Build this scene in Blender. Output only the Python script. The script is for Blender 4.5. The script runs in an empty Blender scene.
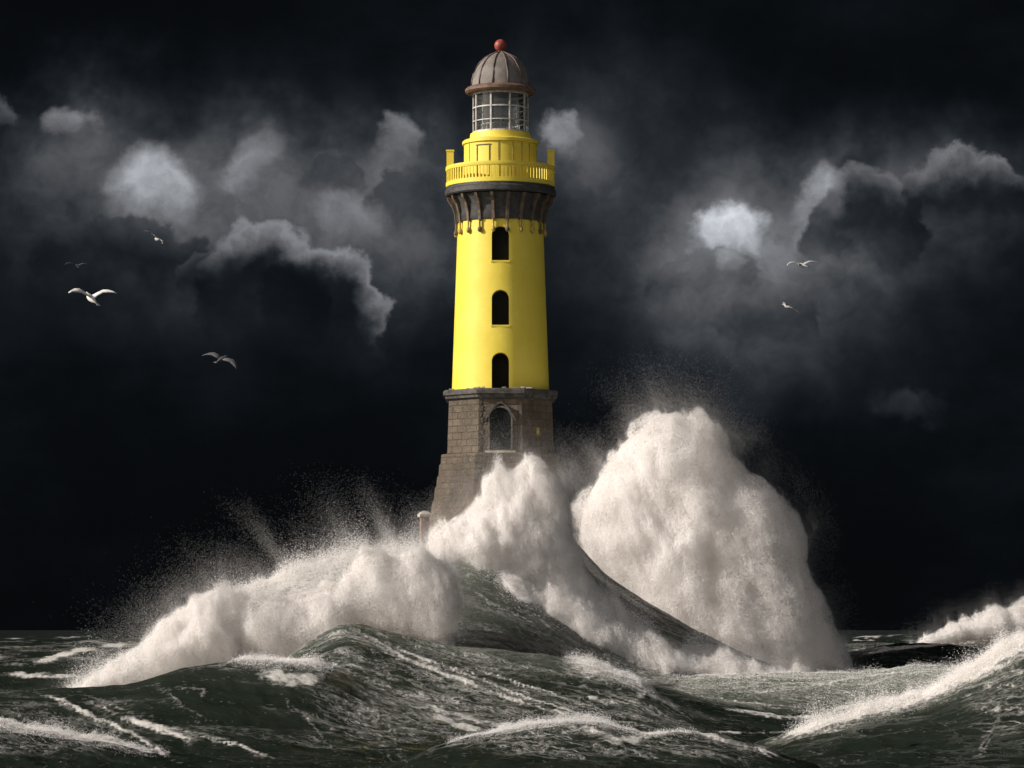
import bpy, bmesh, math, random
import numpy as np
from mathutils import Vector, Matrix

PI = math.pi
rng = np.random.default_rng(7)
random.seed(7)
scene = bpy.context.scene
COL = scene.collection

# ------------------------------------------------------------------ camera
F = 3375.0            # focal length in pixels of a 1024 px wide frame
CAMH = 4.0
cam_d = bpy.data.cameras.new('camera')
cam = bpy.data.objects.new('camera', cam_d)
COL.objects.link(cam)
cam.location = (0, 0, CAMH)
cam.rotation_euler = (PI / 2, 0, 0)
cam_d.sensor_width = 36
cam_d.lens = 36 * F / 1024
cam_d.shift_y = (630 - 384) / 1024
cam_d.clip_start = 0.5
cam_d.clip_end = 60000
scene.camera = cam

def PX(px, D): return (px - 512) / F * D
def PZ(py, D): return CAMH + (630 - py) / F * D

# ------------------------------------------------------------------ render / light
scene.render.engine = 'CYCLES'
cy = scene.cycles
cy.use_denoising = True
cy.max_bounces = 10
cy.diffuse_bounces = 6
cy.glossy_bounces = 3
cy.transmission_bounces = 6
cy.transparent_max_bounces = 8
cy.sample_clamp_indirect = 4
cy.use_adaptive_sampling = True
cy.adaptive_threshold = 0.015
scene.view_settings.view_transform = 'Standard'
scene.view_settings.look = 'None'
scene.view_settings.gamma = 1
scene.view_settings.use_curve_mapping = False
scene.view_settings.exposure = 0.08

SUN_EL, SUN_AZ = math.radians(28), math.radians(75)     # azimuth measured from behind the camera towards the left
sun_dir = Vector((-math.sin(SUN_AZ) * math.cos(SUN_EL), -math.cos(SUN_AZ) * math.cos(SUN_EL), math.sin(SUN_EL)))
sd = bpy.data.lights.new('sun', 'SUN')
sd.energy = 4.6
sd.angle = math.radians(0.5)
sd.color = (1.0, 0.945, 0.885)
sun = bpy.data.objects.new('sun', sd)
COL.objects.link(sun)
sun.rotation_euler = (-sun_dir).to_track_quat('-Z', 'Y').to_euler()

# ------------------------------------------------------------------ node helpers
class NT:
    def __init__(s, tree): s.t = tree
    def n(s, kind, **kw):
        nd = s.t.nodes.new(kind)
        for k, v in kw.items(): setattr(nd, k, v)
        return nd
    def put(s, sock, v):
        if v is None: return
        if isinstance(v, bpy.types.NodeSocket): s.t.links.new(v, sock)
        elif isinstance(v, (tuple, list)) and len(v) == 3 and sock.type == 'RGBA': sock.default_value = (*v, 1)
        else: sock.default_value = v
    def m(s, op, a, b=None, c=None, clamp=False):
        nd = s.n('ShaderNodeMath', operation=op, use_clamp=clamp)
        s.put(nd.inputs[0], a); s.put(nd.inputs[1], b)
        if c is not None: s.put(nd.inputs[2], c)
        return nd.outputs[0]
    def v(s, op, a, b=None, sc=None):
        nd = s.n('ShaderNodeVectorMath', operation=op)
        s.put(nd.inputs[0], a)
        if b is not None: s.put(nd.inputs[1], b)
        if sc is not None: s.put(nd.inputs['Scale'], sc)
        return nd.outputs['Value'] if op in ('LENGTH', 'DOT_PRODUCT') else nd.outputs[0]
    def ramp(s, x, a, b, c=0.0, d=1.0, smooth=True):
        nd = s.n('ShaderNodeMapRange', interpolation_type='SMOOTHSTEP' if smooth else 'LINEAR')
        s.put(nd.inputs[0], x)
        nd.inputs[1].default_value = a; nd.inputs[2].default_value = b
        nd.inputs[3].default_value = c; nd.inputs[4].default_value = d
        return nd.outputs[0]
    def noise(s, vec, scale, detail=4, rough=0.55, dist=0.0, out=0, kind=None):
        nd = s.n('ShaderNodeTexNoise')
        if kind: nd.noise_type = kind
        s.put(nd.inputs['Vector'], vec)
        nd.inputs['Scale'].default_value = scale; nd.inputs['Detail'].default_value = detail
        nd.inputs['Roughness'].default_value = rough; nd.inputs['Distortion'].default_value = dist
        return nd.outputs[out]
    def mix(s, f, a, b, mode='MIX'):
        nd = s.n('ShaderNodeMix', data_type='RGBA', blend_type=mode)
        s.put(nd.inputs[0], f); s.put(nd.inputs[6], a); s.put(nd.inputs[7], b)
        return nd.outputs[2]
    def xyz(s, x, y, z):
        nd = s.n('ShaderNodeCombineXYZ')
        s.put(nd.inputs[0], x); s.put(nd.inputs[1], y); s.put(nd.inputs[2], z)
        return nd.outputs[0]
    def sep(s, v):
        nd = s.n('ShaderNodeSeparateXYZ'); s.put(nd.inputs[0], v); return nd.outputs

# ------------------------------------------------------------------ world: storm bank ahead, unseen bright sky added behind the camera as fill
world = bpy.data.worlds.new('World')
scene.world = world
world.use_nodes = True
wt = NT(world.node_tree)
world.node_tree.nodes.clear()
wo = wt.n('ShaderNodeOutputWorld')
bg = wt.n('ShaderNodeBackground')
wt.t.links.new(bg.outputs[0], wo.inputs[0])
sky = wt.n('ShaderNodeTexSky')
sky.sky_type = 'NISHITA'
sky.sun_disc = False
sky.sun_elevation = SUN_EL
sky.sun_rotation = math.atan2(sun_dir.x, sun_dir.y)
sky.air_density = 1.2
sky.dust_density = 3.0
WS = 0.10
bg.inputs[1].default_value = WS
gen = wt.n('ShaderNodeTexCoord').outputs['Generated']
X, Y, Z = wt.sep(gen)
ysafe = wt.m('MAXIMUM', Y, 0.05)
U = wt.m('MULTIPLY', wt.m('DIVIDE', X, ysafe), F)      # an angular chart of the sky ahead
V = wt.m('MULTIPLY', wt.m('DIVIDE', Z, ysafe), F)
P0 = wt.xyz(U, V, 0.0)
def cn(scale, detail, rough):
    c = wt.noise(P0, scale, detail, rough, out=1)
    return wt.v('SUBTRACT', c, (0.5, 0.5, 0.5))
warp = wt.v('ADD', wt.v('SCALE', cn(1 / 70, 3, 0.55), sc=62.0), wt.v('SCALE', cn(1 / 20, 5, 0.62), sc=24.0))
PW = wt.v('ADD', P0, warp)
soft = wt.v('ADD', P0, wt.v('SCALE', cn(1 / 120, 4, 0.6), sc=140.0))
def local(src, cx, cy_, rx, ry, rot):
    c = (cx - 512, 630 - cy_, 0)
    d = wt.v('SUBTRACT', src, c)
    a = math.radians(rot)
    lx = wt.m('DIVIDE', wt.v('DOT_PRODUCT', d, (math.cos(a), math.sin(a), 0)), rx)
    ly = wt.m('DIVIDE', wt.v('DOT_PRODUCT', d, (-math.sin(a), math.cos(a), 0)), ry)
    return lx, ly
acc = None
def add(x):
    global acc
    acc = x if acc is None else wt.m('ADD', acc, x)
def glow(cx, cy_, rx, ry, g, rot=0):
    lx, ly = local(soft, cx, cy_, rx, ry, rot)
    r2 = wt.m('ADD', wt.m('MULTIPLY', lx, lx), wt.m('MULTIPLY', ly, ly))
    add(wt.m('MULTIPLY', wt.m('EXPONENT', wt.m('MULTIPLY', r2, -1.0)), g))
def puff(cx, cy_, rx, ry, g, rot=0, edge=0.35):
    """crisp upper edge, fading downwards"""
    lx, ly = local(PW, cx, cy_, rx, ry, rot)
    d = wt.m('SQRT', wt.m('ADD', wt.m('MULTIPLY', lx, lx), wt.m('MULTIPLY', ly, ly)))
    body = wt.ramp(d, 1.12, 1.12 - edge * 1.7)
    fade = wt.ramp(ly, -1.15, 0.75, 0.0, 1.0)
    add(wt.m('MULTIPLY', wt.m('MULTIPLY', body, fade), g))
def rim(cx, cy_, rx, ry, g, rot=0, inner=0.55, ang=90, back=0.12):
    """lit upper edge of a dark billow"""
    lx, ly = local(PW, cx, cy_, rx, ry, rot)
    d = wt.m('SQRT', wt.m('ADD', wt.m('MULTIPLY', lx, lx), wt.m('MULTIPLY', ly, ly)))
    out = wt.ramp(d, 1.13, 0.92)
    inn = wt.m('POWER', wt.ramp(d, inner - 0.12, 1.0, smooth=False), 2.2)
    a = math.radians(ang)
    dn = wt.m('DIVIDE', wt.m('ADD', wt.m('MULTIPLY', lx, math.cos(a)), wt.m('MULTIPLY', ly, math.sin(a))), wt.m('MAXIMUM', d, 0.01))
    w = wt.ramp(dn, -0.05, 0.8)
    add(wt.m('MULTIPLY', wt.m('MULTIPLY', wt.m('MULTIPLY', out, inn), w), g))
def hollow(cx, cy_, rx, ry, g, rot=0):
    lx, ly = local(PW, cx, cy_, rx, ry, rot)
    r2 = wt.m('ADD', wt.m('MULTIPLY', lx, lx), wt.m('MULTIPLY', ly, ly))
    global acc
    acc = wt.m('MULTIPLY', acc, wt.m('SUBTRACT', 1.0, wt.m('MULTIPLY', wt.m('EXPONENT', wt.m('MULTIPLY', r2, -1.3)), g)))
def billow(cx, cy_, rx, ry, g, rot=0, inner=0.55, ang=75, dark=0.25, depth=0.2):
    """a dark billow standing in front of what is behind it, its upper edge lit"""
    global acc
    lx, ly = local(PW, cx, cy_, rx, ry, rot)
    d = wt.m('SQRT', wt.m('ADD', wt.m('MULTIPLY', lx, lx), wt.m('MULTIPLY', ly, ly)))
    out = wt.m('MULTIPLY', wt.ramp(d, 1.07, 0.93), wt.ramp(ly, -0.75, depth))
    inn = wt.m('POWER', wt.ramp(d, inner - 0.2, 1.0, smooth=False), 1.8)
    a = math.radians(ang)
    dn = wt.m('DIVIDE', wt.m('ADD', wt.m('MULTIPLY', lx, math.cos(a)), wt.m('MULTIPLY', ly, math.sin(a))), wt.m('MAXIMUM', d, 0.01))
    rimv = wt.m('MULTIPLY', wt.m('MULTIPLY', inn, wt.ramp(dn, 0.05, 0.9)), g)
    inside = wt.m('ADD', wt.m('MULTIPLY', acc, dark), rimv)
    acc = wt.m('ADD', wt.m('MULTIPLY', acc, wt.m('SUBTRACT', 1.0, out)), wt.m('MULTIPLY', inside, out))
glow(235, 205, 170, 75, 0.060); glow(158, 205, 62, 50, 0.06); glow(265, 165, 60, 40, 0.035); glow(70, 135, 45, 35, 0.04); glow(400, 160, 45, 40, 0.045); glow(572, 155, 40, 40, 0.06); glow(728, 250, 60, 45, 0.08); glow(820, 215, 45, 45, 0.05); glow(390, 215, 85, 80, 0.055); glow(110, 150, 90, 50, 0.03)
glow(755, 250, 110, 85, 0.085); glow(870, 200, 110, 55, 0.055); glow(960, 190, 80, 50, 0.03)
glow(600, 100, 80, 60, 0.02); glow(780, 340, 120, 60, 0.014); glow(590, 190, 50, 70, 0.02)
puff(5, 120, 16, 16, 0.07); puff(72, 124, 28, 22, 0.13)
puff(563, 140, 22, 26, 0.20, 30)
puff(397, 142, 24, 26, 0.16); puff(255, 170, 56, 30, 0.14, 48, 0.55)
puff(158, 190, 50, 44, 0.38, edge=0.45)
billow(120, 262, 90, 46, 0.02, 0, 0.4, 90, 0.35)
puff(352, 222, 40, 34, 0.08)
billow(420, 215, 52, 48, 0.035, -20, 0.5, 60, 0.45)
billow(335, 185, 34, 30, 0.03, 0, 0.5, 100, 0.65, 0.3)
billow(226, 282, 46, 40, 0.05, 0, 0.55, 100, 0.3, 0.1)
billow(262, 296, 66, 74, 0.24, 0, 0.70, 84, 0.15, 0.10)
billow(322, 312, 62, 62, 0.22, -10, 0.70, 62, 0.15, 0.10)
puff(228, 262, 22, 34, 0.035, 0)
puff(820, 208, 30, 36, 0.22, -25)
puff(728, 232, 42, 30, 0.44, edge=0.34)
billow(700, 285, 60, 36, 0.03, 0, 0.4, 90, 0.55)
puff(722, 264, 18, 14, 0.12)
billow(868, 232, 58, 66, 0.13, 0, 0.62, 95, 0.18, 0.1)
billow(970, 205, 66, 54, 0.17, -6, 0.55, 95, 0.22, 0.1)
billow(770, 322, 52, 40, 0.045, 0, 0.45, 110, 0.5)
puff(905, 408, 44, 22, 0.018, edge=0.45)
tex = wt.noise(PW, 1 / 34, 7, 0.62)
tex2 = wt.noise(PW, 1 / 160, 5, 0.6)
lum = wt.m('MULTIPLY', wt.m('MULTIPLY', acc, wt.ramp(tex, 0.25, 0.7, 0.75, 1.18)), wt.ramp(tex2, 0.3, 0.65, 0.75, 1.15))
# remote storm clouds all over the sky ahead
P3 = wt.v('MULTIPLY', gen, (1, 1, 1.8))
tex3 = wt.noise(P3, 9.0, 7, 0.6)
baseL = wt.ramp(tex3, 0.40, 0.8, 0.0035, 0.0095)
edge_dark = wt.ramp(wt.m('ABSOLUTE', wt.m('SUBTRACT', V, 370)), 120, 520, 1.0, 0.6)
lum = wt.m('ADD', lum, wt.m('MULTIPLY', baseL, edge_dark))
cc = wt.mix(wt.ramp(lum, 0.0, 0.08, 0, 1), (0.70, 0.90, 1.15), (0.95, 0.99, 1.07))
stormc = wt.v('SCALE', wt.v('MULTIPLY', cc, (1, 1, 1)), sc=lum)
stormc = wt.v('SCALE', stormc, sc=1.0 / WS)
# unseen hazy bright sky, added behind and above the camera as front fill
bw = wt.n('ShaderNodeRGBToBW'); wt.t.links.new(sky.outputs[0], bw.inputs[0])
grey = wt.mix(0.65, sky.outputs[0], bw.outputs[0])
fill_sky = wt.v('MULTIPLY', grey, (1.04, 1.0, 0.97))
opening = wt.ramp(wt.m('ADD', Y, wt.m('MULTIPLY', Z, 0.15)), 0.10, -0.35)  # mask of the added fill sky, out of view
wt.put(bg.inputs[0], wt.mix(opening, stormc, fill_sky))

# ------------------------------------------------------------------ object helpers
def tag(o, label=None, cat=None, group=None, kind=None):
    if label: o['label'] = label
    if cat: o['category'] = cat
    if group: o['group'] = group
    if kind: o['kind'] = kind
    return o
def empty(name, loc, rz=0):
    o = bpy.data.objects.new(name, None); COL.objects.link(o)
    o.location = loc; o.rotation_euler = (0, 0, rz); o.empty_display_size = 0.3
    return o
def link(name, me, mat=None, parent=None, smooth=False):
    o = bpy.data.objects.new(name, me); COL.objects.link(o)
    if mat: me.materials.append(mat)
    if parent: o.parent = parent
    if smooth: me.polygons.foreach_set('use_smooth', [True] * len(me.polygons))
    return o
def obj(name, bm, mat, parent=None, smooth=False):
    me = bpy.data.meshes.new(name); bm.normal_update(); bm.to_mesh(me); bm.free()
    return link(name, me, mat, parent, smooth)
def auto_smooth(o, deg=35):
    me = o.data
    me.polygons.foreach_set('use_smooth', [True] * len(me.polygons))
    b = bmesh.new(); b.from_mesh(me)
    for e in b.edges:
        e.smooth = not (len(e.link_faces) == 2 and e.calc_face_angle(0) > math.radians(deg))
    b.to_mesh(me); b.free()
    return o
def lathe(prof, seg=64, rot=0.0, bm=None, close=False):
    """prof: (radius, z) list, bottom to top; UV = (arc length, z)"""
    bm = bm or bmesh.new()
    uv = bm.loops.layers.uv.verify()
    rings = []
    for r, z in prof:
        rings.append([bm.verts.new((r * math.sin(rot + 2 * PI * k / seg), -r * math.cos(rot + 2 * PI * k / seg), z)) for k in range(seg)])
    R = max(r for r, z in prof)
    L = [0.0]
    for (r0, z0), (r1, z1) in zip(prof, prof[1:]): L.append(L[-1] + math.hypot(r1 - r0, z1 - z0))
    for i in range(len(rings) - 1):
        for k in range(seg):
            k2 = (k + 1) % seg
            f = bm.faces.new((rings[i][k], rings[i][k2], rings[i + 1][k2], rings[i + 1][k]))
            for lp, (a, b) in zip(f.loops, ((k, i), (k + 1, i), (k + 1, i + 1), (k, i + 1))):
                lp[uv].uv = (a * 2 * PI * R / seg, L[b])
    if close:
        bm.faces.new(rings[0][::-1]); bm.faces.new(rings[-1])
    return bm
def box(bm, x0, x1, y0, y1, z0, z1, M=None):
    vs = [bm.verts.new((x, y, z)) for x in (x0, x1) for y in (y0, y1) for z in (z0, z1)]
    for f in ((0, 1, 3, 2), (4, 6, 7, 5), (0, 4, 5, 1), (2, 3, 7, 6), (0, 2, 6, 4), (1, 5, 7, 3)):
        bm.faces.new([vs[i] for i in f])
    if M is not None:
        for v_ in vs: v_.co = M @ v_.co
    return vs
def tube(bm, pts, rad, seg=8):
    prev = None
    for i, p in enumerate(pts):
        p = Vector(p)
        a = Vector(pts[max(i - 1, 0)]); b = Vector(pts[min(i + 1, len(pts) - 1)])
        d = (b - a).normalized()
        u = d.cross(Vector((0, 0, 1)) if abs(d.z) < 0.9 else Vector((1, 0, 0))).normalized(); w = d.cross(u)
        r = rad[i] if isinstance(rad, (list, tuple)) else rad
        ring = [bm.verts.new(p + (u * math.cos(2 * PI * k / seg) + w * math.sin(2 * PI * k / seg)) * r) for k in range(seg)]
        if prev:
            for k in range(seg): bm.faces.new((prev[k], prev[(k + 1) % seg], ring[(k + 1) % seg], ring[k]))
        else: bm.faces.new(ring[::-1])
        prev = ring
    bm.faces.new(prev)
def extrude_outline(pts, y0, y1, bm=None):
    """pts: closed (x, z) outline counter-clockwise seen from -Y"""
    bm = bm or bmesh.new()
    a = [bm.verts.new((x, y0, z)) for x, z in pts]; b = [bm.verts.new((x, y1, z)) for x, z in pts]
    n = len(pts)
    bm.faces.new(a); bm.faces.new(b[::-1])
    for k in range(n): bm.faces.new((a[k], b[k], b[(k + 1) % n], a[(k + 1) % n]))
    return bm
def arch(w, z0, z1, pointed=0.0, n=14, grow=0.0):
    """arched opening outline of full width w, sill z0, crown z1"""
    h = w / 2 + grow; rise = w / 2 * (1 + pointed) + grow
    top = z1 + grow; spring = top - rise
    pts = [(-h, z0 - grow), (h, z0 - grow)]
    for k in range(n + 1):
        t = PI * k / n
        x = h * math.cos(t); zz = math.sin(t)
        if pointed: zz = (1 - abs(math.cos(t)) ** (1.55))
        pts.append((x, spring + rise * zz))
    return pts

# ------------------------------------------------------------------ materials
def mat(name):
    m = bpy.data.materials.new(name); m.use_nodes = True
    t = NT(m.node_tree); p = m.node_tree.nodes['Principled BSDF']
    return m, t, p
def simple(name, col, rough=0.6, metal=0.0, var=0.25, scale=3.0, bump=0.1, spec=0.5):
    m, t, p = mat(name)
    tc = t.n('ShaderNodeTexCoord').outputs['Object']
    n1 = t.noise(tc, scale, 6, 0.6); n2 = t.noise(tc, scale * 7, 4, 0.6)
    f = t.ramp(n1, 0.3, 0.7)
    c = t.mix(f, tuple(x * (1 - var) for x in col), tuple(min(1, x * (1 + var)) for x in col))
    t.put(p.inputs['Base Color'], c)
    p.inputs['Roughness'].default_value = rough; p.inputs['Metallic'].default_value = metal
    p.inputs['Specular IOR Level'].default_value = spec
    b = t.n('ShaderNodeBump'); b.inputs['Strength'].default_value = bump; b.inputs['Distance'].default_value = 0.05
    t.put(b.inputs['Height'], n2); t.put(p.inputs['Normal'], b.outputs[0])
    return m
def yellow_paint():
    m, t, p = mat('yellow_paint')
    tc = t.n('ShaderNodeTexCoord').outputs['Object']; uv = t.n('ShaderNodeTexCoord').outputs['UV']
    X_, Y_, Z_ = t.sep(tc)
    streak = t.noise(t.v('MULTIPLY', uv, (1.0, 0.09, 1)), 2.2, 6, 0.65)
    blotch = t.noise(tc, 0.5, 5, 0.6)
    c = t.mix(t.ramp(blotch, 0.3, 0.7), (0.79, 0.61, 0.055), (0.85, 0.675, 0.085))
    c = t.mix(t.ramp(streak, 0.60, 0.80, 0, 0.40), c, (0.42, 0.27, 0.04))
    spots = t.noise(tc, 5.0, 6, 0.7)
    c = t.mix(t.ramp(spots, 0.68, 0.76, 0, 0.45), c, (0.30, 0.19, 0.06))
    t.put(p.inputs['Base Color'], c)
    p.inputs['Roughness'].default_value = 0.55
    br = t.n('ShaderNodeTexBrick'); t.put(br.inputs['Vector'], uv)
    br.inputs['Scale'].default_value = 1.0; br.inputs['Brick Width'].default_value = 1.1; br.inputs['Row Height'].default_value = 0.5
    br.inputs['Mortar Size'].default_value = 0.012; br.inputs['Mortar Smooth'].default_value = 0.6
    b = t.n('ShaderNodeBump'); b.inputs['Strength'].default_value = 0.35; b.inputs['Distance'].default_value = 0.03; b.invert = True
    t.put(b.inputs['Height'], t.m('ADD', br.outputs['Fac'], t.m('MULTIPLY', t.noise(tc, 9, 4), 0.35)))
    t.put(p.inputs['Normal'], b.outputs[0])
    return m
def stone(name, a, b_, mortar, bw=0.85, rh=0.42):
    m, t, p = mat(name)
    tc = t.n('ShaderNodeTexCoord').outputs['Object']; uv = t.n('ShaderNodeTexCoord').outputs['UV']
    w = t.v('ADD', uv, t.v('SCALE', t.v('SUBTRACT', t.noise(tc, 1.6, 3, out=1), (0.5, 0.5, 0.5)), sc=0.10))
    br = t.n('ShaderNodeTexBrick'); t.put(br.inputs['Vector'], w)
    br.inputs['Scale'].default_value = 1.0; br.inputs['Brick Width'].default_value = bw; br.inputs['Row Height'].default_value = rh
    br.inputs['Mortar Size'].default_value = 0.035; br.inputs['Mortar Smooth'].default_value = 0.4; br.inputs['Bias'].default_value = -0.1
    t.put(br.inputs['Color1'], a); t.put(br.inputs['Color2'], b_); t.put(br.inputs['Mortar'], mortar)
    n1 = t.noise(tc, 0.8, 7, 0.65); n2 = t.noise(tc, 6, 6, 0.7)
    c = t.mix(t.ramp(n1, 0.38, 0.62, 0.0, 0.8), br.outputs['Color'], tuple(x * 0.42 for x in a))
    c = t.mix(t.ramp(n2, 0.38, 0.62, 0.0, 0.8), c, tuple(min(1, x * 1.5) for x in b_))
    big = t.noise(t.v('MULTIPLY', tc, (1, 1, 0.45)), 0.55, 5, 0.65)
    c = t.mix(t.ramp(big, 0.46, 0.62, 0.0, 0.7), c, tuple(x * 0.28 for x in a))
    t.put(p.inputs['Base Color'], c); p.inputs['Roughness'].default_value = 0.7
    b = t.n('ShaderNodeBump'); b.inputs['Strength'].default_value = 1.0; b.inputs['Distance'].default_value = 0.2
    h = t.m('ADD', t.m('MULTIPLY', br.outputs['Fac'], -0.8), t.m('MULTIPLY', n2, 0.8))
    t.put(b.inputs['Height'], h); t.put(p.inputs['Normal'], b.outputs[0])
    return m
M_yellow = yellow_paint()
M_stone = stone('weathered_stone', (0.200, 0.148, 0.096), (0.095, 0.072, 0.050), (0.035, 0.028, 0.021), 1.05, 0.5)
M_dark = simple('dark_iron', (0.050, 0.047, 0.043), 0.6, 0, 0.4, 3, 0.4)
M_cornice = simple('dark_stone', (0.075, 0.068, 0.058), 0.8, 0, 0.6, 2.5, 0.8)
M_bracket = simple('brown_iron', (0.12, 0.085, 0.055), 0.7, 0, 0.4, 3, 0.4)
M_brick = stone('red_brick', (0.42, 0.20, 0.13), (0.34, 0.17, 0.11), (0.3, 0.26, 0.2), 0.22, 0.08)
M_pale = simple('pale_stone', (0.45, 0.40, 0.33), 0.8, 0, 0.3, 2, 0.5)
M_frame = simple('door_stone', (0.13, 0.105, 0.075), 0.8, 0, 0.4, 3, 0.5)
M_dome = simple('dome_copper', (0.185, 0.158, 0.138), 0.7, 0, 0.25, 1.2, 0.25)
M_rib = simple('dome_rib', (0.12, 0.075, 0.06), 0.6, 0, 0.3, 2, 0.2)
M_brim = simple('rusty_brim', (0.150, 0.088, 0.060), 0.65, 0, 0.4, 2, 0.3)
M_ball = simple('red_ball', (0.27, 0.050, 0.032), 0.5, 0, 0.3, 2, 0.1)
M_bar = simple('grey_bar', (0.50, 0.48, 0.44), 0.55, 0, 0.25, 3, 0.1)
M_void = simple('dark_pane', (0.006, 0.0075, 0.010), 0.6, 0, 0.3, 1, 0.02, 0.1)
M_door = simple('dark_door', (0.007, 0.010, 0.010), 0.8, 0, 0.3, 3, 0.2, 0.1)
M_gold = simple('ochre_drop', (0.42, 0.30, 0.08), 0.55, 0, 0.4, 5, 0.3)
def glass():
    m, t, p = mat('lantern_glass')
    t.t.nodes.remove(p)
    out = [n for n in t.t.nodes if n.type == 'OUTPUT_MATERIAL'][0]
    tr = t.n('ShaderNodeBsdfTransparent'); gl = t.n('ShaderNodeBsdfGlossy'); df = t.n('ShaderNodeBsdfDiffuse')
    gl.inputs['Roughness'].default_value = 0.08; df.inputs[0].default_value = (0.6, 0.6, 0.58, 1)
    tr.inputs[0].default_value = (0.85, 0.88, 0.88, 1)
    fr = t.n('ShaderNodeFresnel'); fr.inputs[0].default_value = 1.45
    a = t.n('ShaderNodeMixShader'); t.put(a.inputs[0], 0.06); t.t.links.new(tr.outputs[0], a.inputs[1]); t.t.links.new(df.outputs[0], a.inputs[2])
    b = t.n('ShaderNodeMixShader'); t.put(b.inputs[0], fr.outputs[0]); t.t.links.new(a.outputs[0], b.inputs[1]); t.t.links.new(gl.outputs[0], b.inputs[2])
    t.t.links.new(b.outputs[0], out.inputs[0])
    return m
M_glass = glass()

# ------------------------------------------------------------------ noise for geometry
_tab = np.random.default_rng(11).random((64, 64, 64)).astype(np.float32)
def vnoise(x, y, z):
    xi = np.floor(x).astype(np.int64); yi = np.floor(y).astype(np.int64); zi = np.floor(z).astype(np.int64)
    fx = (x - xi).astype(np.float32); fy = (y - yi).astype(np.float32); fz = (z - zi).astype(np.float32)
    fx = fx * fx * (3 - 2 * fx); fy = fy * fy * (3 - 2 * fy); fz = fz * fz * (3 - 2 * fz)
    x0 = xi & 63; x1 = (xi + 1) & 63; y0 = yi & 63; y1 = (yi + 1) & 63; z0 = zi & 63; z1 = (zi + 1) & 63
    def l(a, b, f): return a + (b - a) * f
    return l(l(l(_tab[x0, y0, z0], _tab[x1, y0, z0], fx), l(_tab[x0, y1, z0], _tab[x1, y1, z0], fx), fy),
             l(l(_tab[x0, y0, z1], _tab[x1, y0, z1], fx), l(_tab[x0, y1, z1], _tab[x1, y1, z1], fx), fy), fz)
def fbm(x, y, z, octv=4, rough=0.5, ridged=False):
    s = 0.0; a = 1.0; tot = 0.0
    for o in range(octv):
        n = vnoise(x + 17.3 * o, y - 9.1 * o, z + 5.7 * o)
        if ridged: n = 1 - np.abs(2 * n - 1)
        s = s + a * n; tot += a; a *= rough; x = x * 2.03; y = y * 2.03; z = z * 2.03
    return s / tot          # 0..1
def sstep(a, b, x):
    t = np.clip((x - a) / (b - a), 0, 1); return t * t * (3 - 2 * t)

# ------------------------------------------------------------------ the lighthouse
TD = 250.0
S = F / TD                         # pixels per metre at the tower
TX = PX(500.5, TD)
lh = empty('lighthouse', (TX, TD, 0))
tag(lh, 'tall yellow lighthouse with arched windows on a brown stone base, waves breaking against it', 'lighthouse')
def z_(py):
    'height of a feature, allowing for how far in front of the axis it stands'
    d = np.interp(py, [60, 92, 130, 150, 165, 400, 640], [250, 248.6, 247.8, 247.2, 246.3, 246.2, 245.0])
    return float(PZ(py, d))
def r_(w): return w / S

# stone base: octagonal, upper block and battered stepped lower courses
OCT = PI / 8
def octp(prof): return [(r / math.cos(PI / 8), z) for r, z in prof]
prof = [(r_(52.8), z_(452)), (r_(51.2), z_(398.6))]
bmb = lathe(octp(prof), 8, OCT, close=True)
base = obj('stone_base', bmb, M_stone, lh)
low = []
yy, hw = 640.0, 88.0
steps = [(640, 96), (600, 88), (575, 83), (550, 78), (538, 75), (525, 71), (512, 69.5), (499, 66), (486, 63.8), (475, 61.5), (463, 59.5), (453, 57.6)]
for (ya, wa), (yb, wb) in zip(steps, steps[1:]):
    low += [(r_(wa), z_(ya)), (r_(wb + 1.2), z_(yb + 1.0)), (r_(wb + 0.6), z_(yb))]
low = [(r_(104), -3.0)] + low
low.append((r_(52.0), z_(451.6)))
foot = obj('stepped_footing', lathe(octp(low), 8, OCT), M_stone, lh)
corn = obj('cornice', lathe(octp([(r_(51), z_(399)), (r_(54.5), z_(397)), (r_(55.0), z_(394.5)), (r_(57), z_(393.5)), (r_(57), z_(390)), (r_(55), z_(388.2)), (r_(40), z_(387.8))]), 8, OCT), M_cornice, lh)
# small stones left on the cornice ledge
for k in range(14):
    x = r_(random.uniform(-50, 30)); w = r_(random.uniform(1, 2.4)); bm = bmesh.new()
    y = -r_(54.0) if abs(x) < 0.414 * r_(55) else -(r_(54.0) * math.sqrt(2) - abs(x))
    vs = box(bm, x - w, x + w, y, y + 0.25, z_(388.6), z_(388.6) + random.uniform(0.04, 0.14))
    for v_ in vs: v_.co.x += random.uniform(-.05, .05); v_.co.z += random.uniform(0, .03)
    obj('loose_stone', bm, M_pale, corn)

# yellow shaft with arched niches cut in
z0, z1 = z_(388.0), z_(214.0)
shaft_prof = [(r_(48.6), z0), (r_(46.6), z_(330)), (r_(44.6), z_(272)), (r_(42.6), z1)]
shaft = obj('tower_shaft', lathe(shaft_prof, 128, 0, close=True), M_yellow, lh)
cuts = bmesh.new()
WIN = [(225, 259.5), (289, 324.5), (352, 391.0)]
for ya, yb in WIN:
    extrude_outline(arch(r_(17), z_(yb), z_(ya)), -r_(60), -r_(34.0), cuts)
bmesh.ops.recalc_face_normals(cuts, faces=cuts.faces)
cutter = obj('cutter', cuts, None)
md = shaft.modifiers.new('b', 'BOOLEAN'); md.object = cutter; md.operation = 'DIFFERENCE'; md.solver = 'EXACT'
cutter.parent = lh
bpy.context.view_layer.update()
dg = bpy.context.evaluated_depsgraph_get()
nm = bpy.data.meshes.new_from_object(shaft.evaluated_get(dg))
shaft.modifiers.clear(); shaft.data = nm
bpy.data.objects.remove(cutter)
auto_smooth(shaft, 30)
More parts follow.
